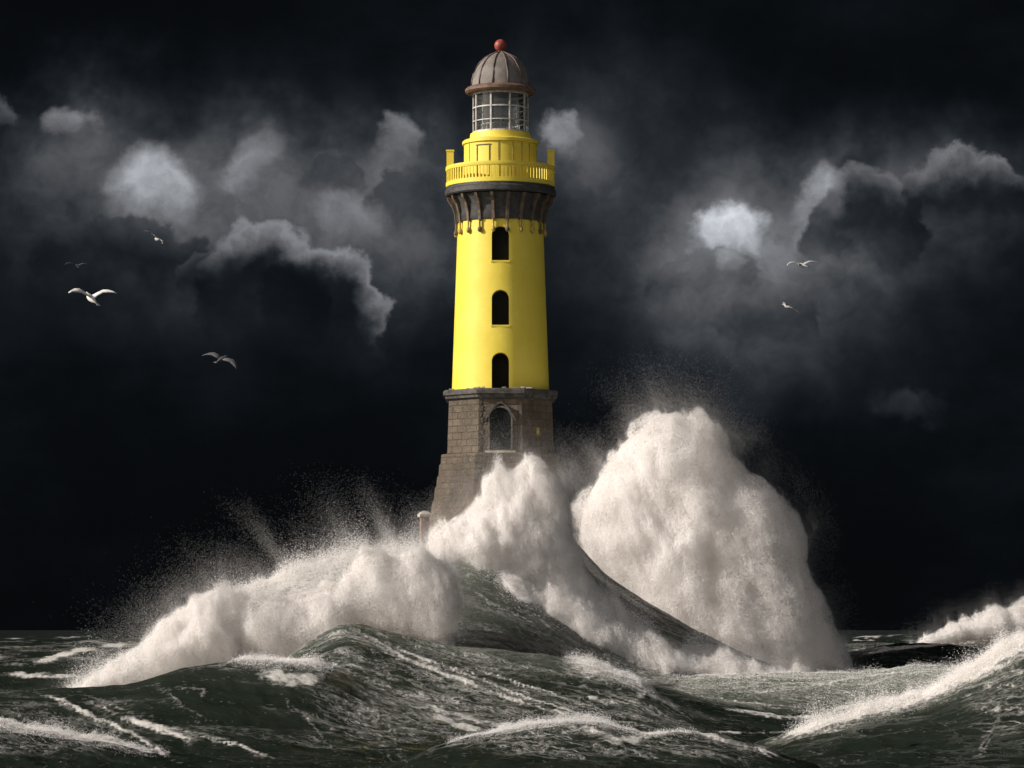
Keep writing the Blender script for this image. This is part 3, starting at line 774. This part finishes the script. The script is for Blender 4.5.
# foam stands proud and lumpy on the water
Zh = Zh + 0.05 * strand
Zh = Zh + foam ** 2 * (0.28 * (fbm(x / 1.1, y / 0.9, Zh, 4, 0.6) - 0.3)) * near
P = np.stack([x, y, Zh], 1).astype(np.float32)
idx = np.arange(nr * nc).reshape(nr, nc)
q = np.stack([idx[:-1, :-1], idx[:-1, 1:], idx[1:, 1:], idx[1:, :-1]], -1).reshape(-1, 4)
me = bpy.data.meshes.new('sea')
me.vertices.add(len(P)); me.vertices.foreach_set('co', P.ravel())
me.loops.add(q.size); me.loops.foreach_set('vertex_index', q.ravel().astype(np.int32))
me.polygons.add(len(q)); me.polygons.foreach_set('loop_start', np.arange(0, q.size, 4, dtype=np.int32))
me.update(calc_edges=True)
me.polygons.foreach_set('use_smooth', np.ones(len(q), bool))
def attr(name, arr, typ='FLOAT'):
    a = me.attributes.new(name, typ, 'POINT')
    a.data.foreach_set('value' if typ == 'FLOAT' else 'vector', arr.astype(np.float32).ravel())
attr('foam', foam); attr('aer_glow', aer_glow); attr('strand', strand)
attr('flow', np.stack([x, sdom, dom * 11.0], 1), 'FLOAT_VECTOR')

def sea_material():
    m, t, p = mat('sea_water')
    A = lambda n: t.n('ShaderNodeAttribute', attribute_name=n)
    fo = A('foam').outputs['Fac']; ae_glow = A('aer_glow').outputs['Fac']; fl = A('flow').outputs['Vector']
    pos = t.n('ShaderNodeNewGeometry').outputs['Position']
    wv = t.v('ADD', fl, t.v('SCALE', t.v('SUBTRACT', t.noise(pos, 0.35, 4, 0.6, out=1), (0.5, 0.5, 0.5)), sc=1.8))
    fx, fs, fd = t.sep(wv)
    sheared = t.xyz(fx, t.m('ADD', fs, t.m('MULTIPLY', fx, 0.42)), fd)
    lacev = t.v('MULTIPLY', sheared, (0.16, 0.95, 1))
    # lacy foam: thin ridged veins in three sizes, drawn out along the flow
    def veins(vec, sc, w, det=3):
        n = t.noise(vec, sc, det, 0.5)
        r = t.ramp(t.m('ABSOLUTE', t.m('SUBTRACT', n, 0.5)), 0.0, w, 1.0, 0.0, smooth=False)
        return t.m('POWER', r, 1.6)
    v1 = veins(lacev, 0.34, 0.016, 6); v2 = veins(lacev, 0.85, 0.030, 6); v3 = veins(t.v('MULTIPLY', wv, (0.5, 1.1, 1)), 3.2, 0.07, 5)
    grain = t.noise(pos, 3.2, 7, 0.72)
    patch = t.noise(t.v('MULTIPLY', sheared, (0.22, 0.8, 1)), 0.55, 6, 0.60)
    lace = t.m('MAXIMUM', v1, t.m('MULTIPLY', v2, t.ramp(patch, 0.35, 0.6, 0.25, 0.9)))
    lace = t.m('MAXIMUM', lace, t.m('MULTIPLY', v3, t.ramp(patch, 0.45, 0.65, 0.0, 0.6)))
    gp = t.m('ADD', t.m('MULTIPLY', t.m('SUBTRACT', grain, 0.5), 1.1), t.m('MULTIPLY', t.m('SUBTRACT', patch, 0.5), 1.0))
    solid = t.ramp(t.m('ADD', fo, gp), 0.70, 1.02)
    lines = t.m('MULTIPLY', lace, t.ramp(t.m('ADD', fo, t.m('MULTIPLY', t.m('SUBTRACT', patch, 0.5), 1.2)), 0.18, 0.70, 0.0, 0.8))
    vo = t.n('ShaderNodeTexVoronoi', feature='DISTANCE_TO_EDGE')
    vw = t.v('ADD', t.v('MULTIPLY', sheared, (0.24, 0.80, 1)), t.v('SCALE', t.v('SUBTRACT', t.noise(pos, 1.1, 5, 0.65, out=1), (0.5, 0.5, 0.5)), sc=1.5))
    t.put(vo.inputs['Vector'], vw); vo.inputs['Scale'].default_value = 0.75
    vo2 = t.n('ShaderNodeTexVoronoi', feature='DISTANCE_TO_EDGE')
    t.put(vo2.inputs['Vector'], vw); vo2.inputs['Scale'].default_value = 2.1
    web = t.m('MAXIMUM', t.ramp(vo.outputs['Distance'], 0.0, 0.07, 1.0, 0.0), t.m('MULTIPLY', t.ramp(vo2.outputs['Distance'], 0.0, 0.06, 1.0, 0.0), t.ramp(patch, 0.45, 0.62, 0.05, 0.55)))
    web = t.m('MULTIPLY', web, t.ramp(grain, 0.38, 0.60))
    web = t.m('MULTIPLY', web, t.ramp(t.m('ADD', fo, t.m('MULTIPLY', t.m('SUBTRACT', patch, 0.5), 2.0)), 0.12, 0.62, 0.0, 0.85))
    web = t.m('MULTIPLY', web, t.ramp(fo, 0.18, 0.42))
    lines = t.m('MAXIMUM', lines, web)
    veil = t.m('MULTIPLY', t.ramp(t.m('ADD', fo, gp), 0.42, 0.85), 0.08)
    st = A('strand').outputs['Fac']
    stf = t.ramp(t.m('ADD', st, t.m('ADD', t.m('MULTIPLY', t.m('SUBTRACT', grain, 0.5), 1.7), t.m('MULTIPLY', lace, 0.2))), 0.20, 0.80, 0.0, 0.95)
    f = t.m('MAXIMUM', t.m('MAXIMUM', solid, stf), t.m('MAXIMUM', lines, veil))
    f = t.m('MINIMUM', f, 1.0)
    water = t.mix(t.ramp(ae_glow, 0, 1), (0.0135, 0.0185, 0.0130), (0.17, 0.19, 0.15))  # pale tone: aerated water and light through thin crests put into colour
    water = t.mix(t.m('MULTIPLY', t.ramp(patch, 0.4, 0.7), 0.5), water, t.mix(0.5, water, (0.03, 0.045, 0.035)))
    foamc = t.mix(t.ramp(grain, 0.3, 0.7), (0.50, 0.48, 0.44), (0.80, 0.76, 0.71))
    t.put(p.inputs['Base Color'], t.mix(f, water, foamc))
    t.put(p.inputs['Roughness'], t.ramp(f, 0, 0.6, 0.26, 0.9))
    p.inputs['IOR'].default_value = 1.333
    t.put(p.inputs['Specular IOR Level'], t.ramp(f, 0, 0.7, 0.5, 0.1))
    b = t.n('ShaderNodeBump'); b.inputs['Strength'].default_value = 0.8; b.inputs['Distance'].default_value = 0.16
    rip = t.noise(t.v('MULTIPLY', sheared, (0.22, 1.2, 1)), 1.6, 8, 0.62)
    hh = t.m('ADD', t.m('MULTIPLY', rip, 1.0), t.m('ADD', t.m('MULTIPLY', f, 0.45), t.m('MULTIPLY', t.m('MULTIPLY', grain, f), 1.6)))
    t.put(b.inputs['Height'], hh); t.put(p.inputs['Normal'], b.outputs[0])
    return m
M_sea = sea_material()
sea = link('sea', me, M_sea)
tag(sea, 'dark green stormy sea with steep waves laced with streaks of foam', 'sea', kind='structure')

# ------------------------------------------------------------------ spray: clouds of tiny flung water flakes
def spray_material(name, col, tr=0.5):
    m, t, p = mat(name)
    t.t.nodes.remove(p)
    out = [n for n in t.t.nodes if n.type == 'OUTPUT_MATERIAL'][0]
    a = t.n('ShaderNodeBsdfDiffuse'); b = t.n('ShaderNodeBsdfTranslucent'); mx = t.n('ShaderNodeMixShader')
    a.inputs[0].default_value = (*col, 1); b.inputs[0].default_value = (*col, 1); mx.inputs[0].default_value = tr
    t.t.links.new(a.outputs[0], mx.inputs[1]); t.t.links.new(b.outputs[0], mx.inputs[2]); t.t.links.new(mx.outputs[0], out.inputs[0])
    return m
M_spray = spray_material('white_spray', (0.96, 0.935, 0.915))
def flakes(name, pts, size, label, cat='spray', nrm=None, jit=0.55):
    """flecks of flung water; where a body of spray has an outer skin they lie roughly along it"""
    n = len(pts)
    size = np.broadcast_to(np.asarray(size, np.float32), (n,))
    g = rng.normal(size=(n, 3))
    if nrm is not None: g = nrm + g * jit
    g /= np.linalg.norm(g, axis=1)[:, None] + 1e-9
    a = np.cross(g, rng.normal(size=(n, 3))); a /= np.linalg.norm(a, axis=1)[:, None] + 1e-9
    b = np.cross(g, a)
    V_ = np.empty((n, 3, 3), np.float32)
    for k in range(3):
        t_ = 2 * PI * k / 3
        V_[:, k] = pts + (a * math.cos(t_) + b * math.sin(t_)) * (size * 0.62)[:, None]
    me = bpy.data.meshes.new(name)
    me.vertices.add(n * 3); me.vertices.foreach_set('co', V_.ravel())
    me.loops.add(n * 3); me.loops.foreach_set('vertex_index', np.arange(n * 3, dtype=np.int32))
    me.polygons.add(n); me.polygons.foreach_set('loop_start', np.arange(0, n * 3, 3, dtype=np.int32))
    me.update(calc_edges=True)
    o = link(name, me, M_spray)
    tag(o, label, cat, kind='stuff')
    return o
def poly_dist(px, py, poly):
    """signed distance in px, positive inside"""
    d = np.full(px.shape, 1e9); inside = np.zeros(px.shape, bool)
    n = len(poly)
    for i in range(n):
        x0, y0 = poly[i]; x1, y1 = poly[(i + 1) % n]
        ex, ey = x1 - x0, y1 - y0
        t_ = np.clip(((px - x0) * ex + (py - y0) * ey) / (ex * ex + ey * ey + 1e-9), 0, 1)
        d = np.minimum(d, np.hypot(px - x0 - t_ * ex, py - y0 - t_ * ey))
        c = ((y0 > py) != (y1 > py)) & (px < (x1 - x0) * (py - y0) / (y1 - y0 + 1e-12) + x0)
        inside ^= c
    return np.where(inside, d, -d)
def plume(name, poly, D, label, n, thick, size, slant=0.0, fringe=0.5, ragged=0.75, billow=1.6, dens=1.0, upfringe=1.0, drift=(0, 0)):
    """a body of spray: outline in metres at distance D, inflated to a real depth"""
    poly = [(PX(a, D), PZ(b, D)) for a, b in poly]
    xs = [p[0] for p in poly]; zs = [p[1] for p in poly]
    m = 3.5
    # coarse lookup of the signed distance
    gx = np.linspace(min(xs) - m, max(xs) + m, 260); gz = np.linspace(min(zs) - m, max(zs) + m, 260)
    GX, GZ = np.meshgrid(gx, gz, indexing='ij')
    SD = poly_dist(GX, GZ, poly)
    def sdist(a, b):
        u = np.clip((a - gx[0]) / (gx[1] - gx[0]), 0, 258.999); v = np.clip((b - gz[0]) / (gz[1] - gz[0]), 0, 258.999)
        i = u.astype(int); j = v.astype(int); fu = u - i; fv = v - j
        return (SD[i, j] * (1 - fu) + SD[i + 1, j] * fu) * (1 - fv) + (SD[i, j + 1] * (1 - fu) + SD[i + 1, j + 1] * fu) * fv
    def body(a, b, c, octv=5):
        d = sdist(a, c)
        din = np.clip(d, 0, 5.0) / 5.0
        T = thick * np.sqrt(np.clip(1 - (1 - din) ** 2, 0, 1)) + 0.25
        e = np.minimum(d, (T - np.abs(b)) * 0.8)
        e = e + billow * (fbm(a / 4.6, b / 4.6 + D, c / 6.0, octv, 0.50) - 0.5) * 1.7
        if octv > 3: e = e + ragged * (fbm(a / 1.3 + c / 6, b / 3.5 + D, c / 3.2, 4, 0.62) - 0.53) * 2.4
        return e
    got = []; gn = []; gs = []; cnt = 0; tries = 0
    while cnt < n and tries < 60:
        tries += 1
        B = 400000
        a = rng.uniform(gx[0], gx[-1], B); c = rng.uniform(gz[0], gz[-1], B); b = rng.uniform(-thick * 1.4, thick * 1.0, B)
        d0 = sdist(a, c); ok = d0 > -2.4
        a, b, c, d0 = a[ok], b[ok], c[ok], d0[ok]
        e = body(a, b, c)
        pr = np.where(e > 0, 0.9, 1.0 * np.exp(e / fringe) + 0.035 * np.exp(e / 1.1) * sstep(-2.2, -0.8, d0))
        pr = pr * (0.45 + 1.0 * sstep(0.3, 0.7, fbm(a / 1.3, b / 1.3, c / 1.3 + D, 2, 0.6)))
        pr = np.where(e > 1.3, pr * 0.22, pr)      # the inside of a thick body is never seen: thin it out
        k = rng.random(len(a)) < pr
        a, b, c, e = a[k], b[k], c[k], e[k]
        h = 0.35
        e0 = body(a, b, c, 3)
        g = np.stack([e0 - body(a + h, b, c, 3), e0 - body(a, b + h, c, 3), e0 - body(a, b, c + h, 3)], 1)
        g /= np.linalg.norm(g, axis=1)[:, None] + 1e-6
        got.append(np.stack([a, D + slant * (a - PX(512, D)) + b, c], 1)); gn.append(g)
        gs.append(np.where(e > 0, 1.0, np.clip(np.exp(e / 0.22), 0.20, 1)))
        cnt += len(a)
    p = np.concatenate(got)[:n]; g = np.concatenate(gn)[:n]; q_ = np.concatenate(gs)[:n]
    s = size * rng.uniform(0.6, 1.15, len(p)) * q_
    return flakes(name, p.astype(np.float32), s, label, nrm=g, jit=0.36)

plume('spray_plume', [(585, 562), (579, 540), (582, 508), (600, 476), (622, 444), (642, 426), (660, 416), (676, 411), (688, 420), (698, 417), (710, 420), (722, 438), (733, 456), (750, 470), (770, 482), (786, 494), (799, 514), (807, 536), (808, 562), (818, 586), (832, 610), (841, 642), (850, 672), (800, 690), (750, 690), (700, 670), (640, 620)],
      241, 'huge billowing white plume of spray right of the lighthouse', 2400000, 6.0, 0.068, billow=1.5, fringe=0.55, ragged=0.85)
plume('spray_plume', [(395, 560), (425, 546), (445, 524), (468, 506), (480, 478), (488, 460), (496, 447), (504, 455), (512, 466), (522, 464), (532, 455), (545, 459), (557, 474), (567, 492), (576, 512), (580, 540), (584, 565), (606, 596), (622, 622), (604, 636), (572, 626), (540, 606), (500, 594), (456, 584), (405, 596)],
      202, 'white spray bursting over the wave in front of the lighthouse base', 1500000, 3.0, 0.060, slant=0.0, billow=1.1, fringe=0.55, ragged=0.9)
plume('spray_plume', [(70, 700), (95, 676), (130, 650), (165, 622), (195, 596), (225, 584), (250, 600), (290, 602), (330, 592), (350, 572), (378, 548), (400, 556), (425, 548), (452, 570), (462, 600), (458, 632), (436, 640), (400, 632), (362, 624), (346, 640), (325, 668), (300, 672), (240, 668), (190, 676), (140, 690)],
      189, 'long white curtain of spray rolling off the left wave crest', 1800000, 2.2, 0.054, slant=0.06, billow=0.75, fringe=0.5, ragged=0.65)
plume('spray_plume', [(505, 580), (560, 588), (600, 610), (640, 638), (700, 655), (770, 663), (806, 672), (760, 684), (690, 682), (640, 676), (596, 652), (556, 630), (515, 606)],
      198, 'tongue of foaming white water pouring down the big wave towards the right', 500000, 1.3, 0.055, billow=0.7, fringe=0.35, ragged=0.8)
plume('spray_plume', [(905, 652), (925, 636), (950, 622), (985, 610), (1030, 604), (1100, 602), (1100, 640), (1024, 640), (985, 640), (950, 645)],
      292, 'distant low burst of white spray at the right edge of the sea', 300000, 2.5, 0.085, billow=0.9, fringe=0.4, ragged=1.0)

# broken spray thrown up along the foaming crests
def crest_spray(name, key, x0, x1, n, label, lift=0.8, sback=2.0, sfront=1.0, size=0.075, drop=0.0):
    r = RIDGES[RI[key]]; D = r[1]
    px = rng.uniform(x0, x1, n)
    u = (px - x0) / (x1 - x0)
    px = px[rng.random(n) < np.clip(np.minimum(u, 1 - u) * 5 + 0.25 * (vnoise(px / 14, px * 0, px * 0) - 0.7), 0, 1)]; n = len(px)
    xw = PX(px, D)
    s = rng.normal(0, 1, n); s = np.where(s < 0, s * sfront, s * sback)
    h, s0, zc = ridge_eval(r, xw, np.full(n, float(D)))
    yw = D - s0 + s
    tj = xw / (yw + Y0)
    # stand on the real surface: bilinear lookup in the sea grid
    ci = np.clip(np.interp(tj, tcol, np.arange(nc)), 0, nc - 1.001); ri = np.clip(np.interp(yw, rows, np.arange(nr)), 0, nr - 1.001)
    i = ri.astype(int); j = ci.astype(int); fi = ri - i; fj = ci - j
    ZG = Zh.reshape(nr, nc)
    z = (ZG[i, j] * (1 - fj) + ZG[i, j + 1] * fj) * (1 - fi) + (ZG[i + 1, j] * (1 - fj) + ZG[i + 1, j + 1] * fj) * fi
    am = fbm(xw / 1.6, yw / 3, xw * 0 + D, 4, 0.6)
    am = np.clip((am - 0.32) * 2.6, 0.03, 1.6)
    z = z + rng.exponential(1, n) * lift * 0.42 * am * np.exp(-np.abs(s) / 3)
    p = np.stack([xw, yw, z], 1)
    up = np.broadcast_to(np.array([[-0.35, -0.35, 0.8]]), (n, 3))
    return flakes(name, p.astype(np.float32), size * rng.uniform(0.4, 1.1, n), label, nrm=up, jit=0.5)
crest_spray('crest_spray', 'right', 770, 1180, 260000, 'ragged white spray along the breaking crest at lower right', 0.9, 2.2, 0.9, 0.040)
crest_spray('crest_spray', 'near', -150, 170, 90000, 'white spray on the foaming crest in the lower left corner', 0.45, 1.8, 0.8, 0.032)
crest_spray('crest_spray', 'near', 440, 700, 80000, 'thin white spray on the nearest crest at bottom centre', 0.4, 1.5, 0.7, 0.030)
crest_spray('crest_spray', 'left', 228, 335, 40000, 'small ragged fringe of spray on the green wave at left', 0.4, 1.5, 0.8, 0.045)
crest_spray('crest_spray', 'main', 470, 830, 420000, 'tumbling white water running down the slope below the plume', 1.7, 3.5, 2.2, 0.055)
crest_spray('crest_spray', 'middle', 560, 660, 60000, 'small curl of white water on the middle wave', 0.4, 1.2, 1.4, 0.034)
crest_spray('crest_spray', 'shoulder', 640, 1150, 110000, 'churned white water between the two right hand waves', 0.35, 5.0, 3.5, 0.045)
crest_spray('crest_spray', 'main', 60, 470, 240000, 'white spray lifting from the high crest left of the lighthouse', 1.6, 2.5, 2.0, 0.055)

# wind-blown mist drawn up in slanting streaks, fine as dust
def mist(name, jets, label):
    out = []
    for (x0, y0, x1, y1, w, D, n, dy) in jets:
        n = int(n * 3.6)
        t_ = rng.beta(0.9, 2.2, n)
        cx = x0 + (x1 - x0) * t_ + 0.12 * (x1 - x0) * t_ * t_; cyy = y0 + (y1 - y0) * t_
        lx = rng.normal(0, 1, n) * w * (0.35 + t_)
        xx = PX(cx + lx, D); zz = PZ(cyy + rng.normal(0, 1, n) * w * 0.6, D)
        y_ = D + rng.normal(0, dy, n)
        keep = rng.random(n) < np.clip((fbm(xx / 1.5 + zz / 3, zz / 4, y_ / 3, 3) - 0.3) * 2.6, 0.1, 1)
        out.append(np.stack([xx, y_, zz], 1)[keep])
    p = np.concatenate(out).astype(np.float32)
    return flakes(name, p, 0.0135 * rng.uniform(0.5, 1.4, len(p)), label)
mist('spray_mist', [(300, 585, 235, 490, 9, 200, 9000, 2), (280, 592, 190, 545, 22, 200, 16000, 3), (230, 598, 150, 590, 24, 198, 12000, 3), (360, 565, 318, 470, 14, 205, 9000, 2), (395, 550, 360, 470, 9, 208, 8000, 2), (420, 545, 395, 490, 14, 208, 7000, 2), (340, 570, 300, 520, 30, 205, 12000, 3), (180, 620, 110, 620, 20, 196, 8000, 3)],
     'fine mist blown upward in slanting streaks left of the lighthouse')
mist('spray_mist', [(650, 425, 640, 370, 26, 241, 16000, 3), (690, 425, 700, 372, 26, 241, 14000, 3), (600, 478, 575, 430, 14, 241, 12000, 3), (735, 450, 745, 425, 16, 241, 7000, 3), (560, 490, 585, 440, 16, 222, 12000, 3)],
     'fine grains of mist hanging round the plume right of the lighthouse')

# ------------------------------------------------------------------ gulls
def feather(name, col):
    m, t, p = mat(name)
    tc = t.n('ShaderNodeTexCoord').outputs['Object']
    c = t.mix(t.ramp(t.noise(tc, 6, 5), 0.3, 0.7), tuple(v * 0.8 for v in col), tuple(min(1, v * 1.15) for v in col))
    t.put(p.inputs['Base Color'], c); p.inputs['Roughness'].default_value = 0.8
    return m
M_white = feather('white_plumage', (0.78, 0.75, 0.70)); M_grey = feather('dimmed_plumage', (0.09, 0.09, 0.095)); M_mid = feather('pale_grey_plumage', (0.42, 0.41, 0.40)); M_darkf = feather('dimmed_dark_plumage', (0.045, 0.046, 0.05))  # grey and dark tones: dim light on two gulls put into the colour
M_beak = simple('beak', (0.55, 0.33, 0.06), 0.5, 0, 0.1, 5, 0.0)
R_ = math.radians
def gull(px, py, D, scale, yaw, roll, pitch, lift_l, lift_r, m, mw, label, bend=0.5):
    root = empty('seagull', (PX(px, D), D, PZ(py, D)))
    root.rotation_euler = (pitch, roll, yaw)
    root.scale = (scale,) * 3
    tag(root, label, 'seagull', 'seagulls flying in front of the storm clouds')
    # continuous body with a head, along +Y (forward)
    bm = bmesh.new()
    prof = [(-0.30, 0.012, 0), (-0.22, 0.045, 0), (-0.12, 0.088, -0.008), (0.0, 0.105, -0.014), (0.10, 0.092, -0.005), (0.17, 0.052, 0.008), (0.205, 0.046, 0.018), (0.245, 0.044, 0.022), (0.28, 0.022, 0.018)]
    prev = None
    for yv, rv, zv in prof:
        ring = [bm.verts.new((rv * math.cos(2 * PI * k / 12), yv, zv + rv * 0.9 * math.sin(2 * PI * k / 12))) for k in range(12)]
        if prev:
            for k in range(12): bm.faces.new((prev[k], prev[(k + 1) % 12], ring[(k + 1) % 12], ring[k]))
        else: bm.faces.new(ring)
        prev = ring
    bm.faces.new(prev[::-1])
    # wings: tapered, bent at the wrist, with a rounded leading edge
    for sg, lift, (dih, swp) in ((-1, 0.35, lift_l), (1, 0.35, lift_r)):
        WM = Matrix.Translation((sg * 0.04, 0, 0.02)) @ Matrix.Rotation(R_(-swp * sg), 4, 'Z') @ Matrix.Rotation(R_(-dih * sg), 4, 'Y') @ Matrix.Translation((-sg * 0.04, 0, -0.02))
        st = [(0.04, 0.10, -0.10, 0.024, 0), (0.22, 0.16, -0.14, 0.02, lift * 0.20), (0.40, 0.20, -0.10, 0.015, lift * 0.30), (0.56, 0.14, -0.12, 0.010, lift * 0.30 - bend * 0.03), (0.70, 0.02, -0.11, 0.006, lift * 0.26 - bend * 0.08), (0.80, -0.09, -0.14, 0.003, lift * 0.20 - bend * 0.13)]
        prev = None
        for xs_, lead, trail, th, zz in st:
            ch = lead - trail
            sec = [(lead, 0), (lead - ch * 0.15, th), (lead - ch * 0.5, th * 0.8), (trail, 0), (lead - ch * 0.5, -th * 0.4), (lead - ch * 0.15, -th * 0.5)]
            ring = [bm.verts.new((WM @ Vector((sg * xs_, a, zz + b + 0.02))) if xs_ > 0.05 else Vector((sg * xs_, a, zz + b + 0.02))) for a, b in sec]
            if prev:
                for k in range(6): bm.faces.new((prev[k], prev[(k + 1) % 6], ring[(k + 1) % 6], ring[k]))
            else: bm.faces.new(ring)
            prev = ring
        bm.faces.new(prev)
    # tail fan
    A_ = [(-0.03, -0.26), (-0.085, -0.42), (-0.03, -0.435), (0.03, -0.435), (0.085, -0.42), (0.03, -0.26)]
    t0 = [bm.verts.new((a, b, 0.01)) for a, b in A_]; t1 = [bm.verts.new((a, b, -0.006)) for a, b in A_]
    bm.faces.new(t0); bm.faces.new(t1[::-1])
    for k in range(6): bm.faces.new((t0[k], t1[k], t1[(k + 1) % 6], t0[(k + 1) % 6]))
    bmesh.ops.recalc_face_normals(bm, faces=bm.faces)
    body = obj('body', bm, m, root, True)
    bm = bmesh.new(); tube(bm, [(0, 0.27, 0.018), (0, 0.31, 0.014), (0, 0.345, 0.0)], [0.016, 0.012, 0.003], 6)
    obj('beak', bm, M_beak, root, True)
    for sg in (-1, 1):
        bm = bmesh.new(); bmesh.ops.create_uvsphere(bm, u_segments=8, v_segments=6, radius=0.008); bmesh.ops.translate(bm, verts=bm.verts, vec=(sg * 0.040, 0.245, 0.034))
        obj('eye', bm, M_void, root)
    return root
R_ = math.radians
gull(91, 298, 110, 1.08, R_(52), R_(2), R_(36), (-4, -22), (40, 38), M_white, M_white, 'largest white seagull at left with wings spread and tail lowered')
gull(157, 239, 130, 0.76, R_(30), R_(27), R_(15), (0, 0), (-10, 75), M_mid, M_mid, 'small pale seagull just below the bright cloud at upper left')
gull(77, 266, 150, 0.75, R_(25), R_(0), R_(20), (5, 0), (5, 0), M_darkf, M_darkf, 'faint dark seagull just above the largest white gull')
gull(222, 359, 130, 1.02, R_(-30), R_(14), R_(24), (2, 10), (-18, 0), M_grey, M_grey, 'dim grey seagull low in the dark sky left of the lighthouse')
gull(802, 265, 140, 0.98, R_(35), R_(-3), R_(14), (-4, -10), (8, 20), M_mid, M_mid, 'upper of the two pale seagulls right of the lighthouse')
gull(787, 306, 150, 0.85, R_(60), R_(12), R_(20), (-10, 20), (-10, 40), M_mid, M_mid, 'lower and smaller of the two seagulls right of the lighthouse')
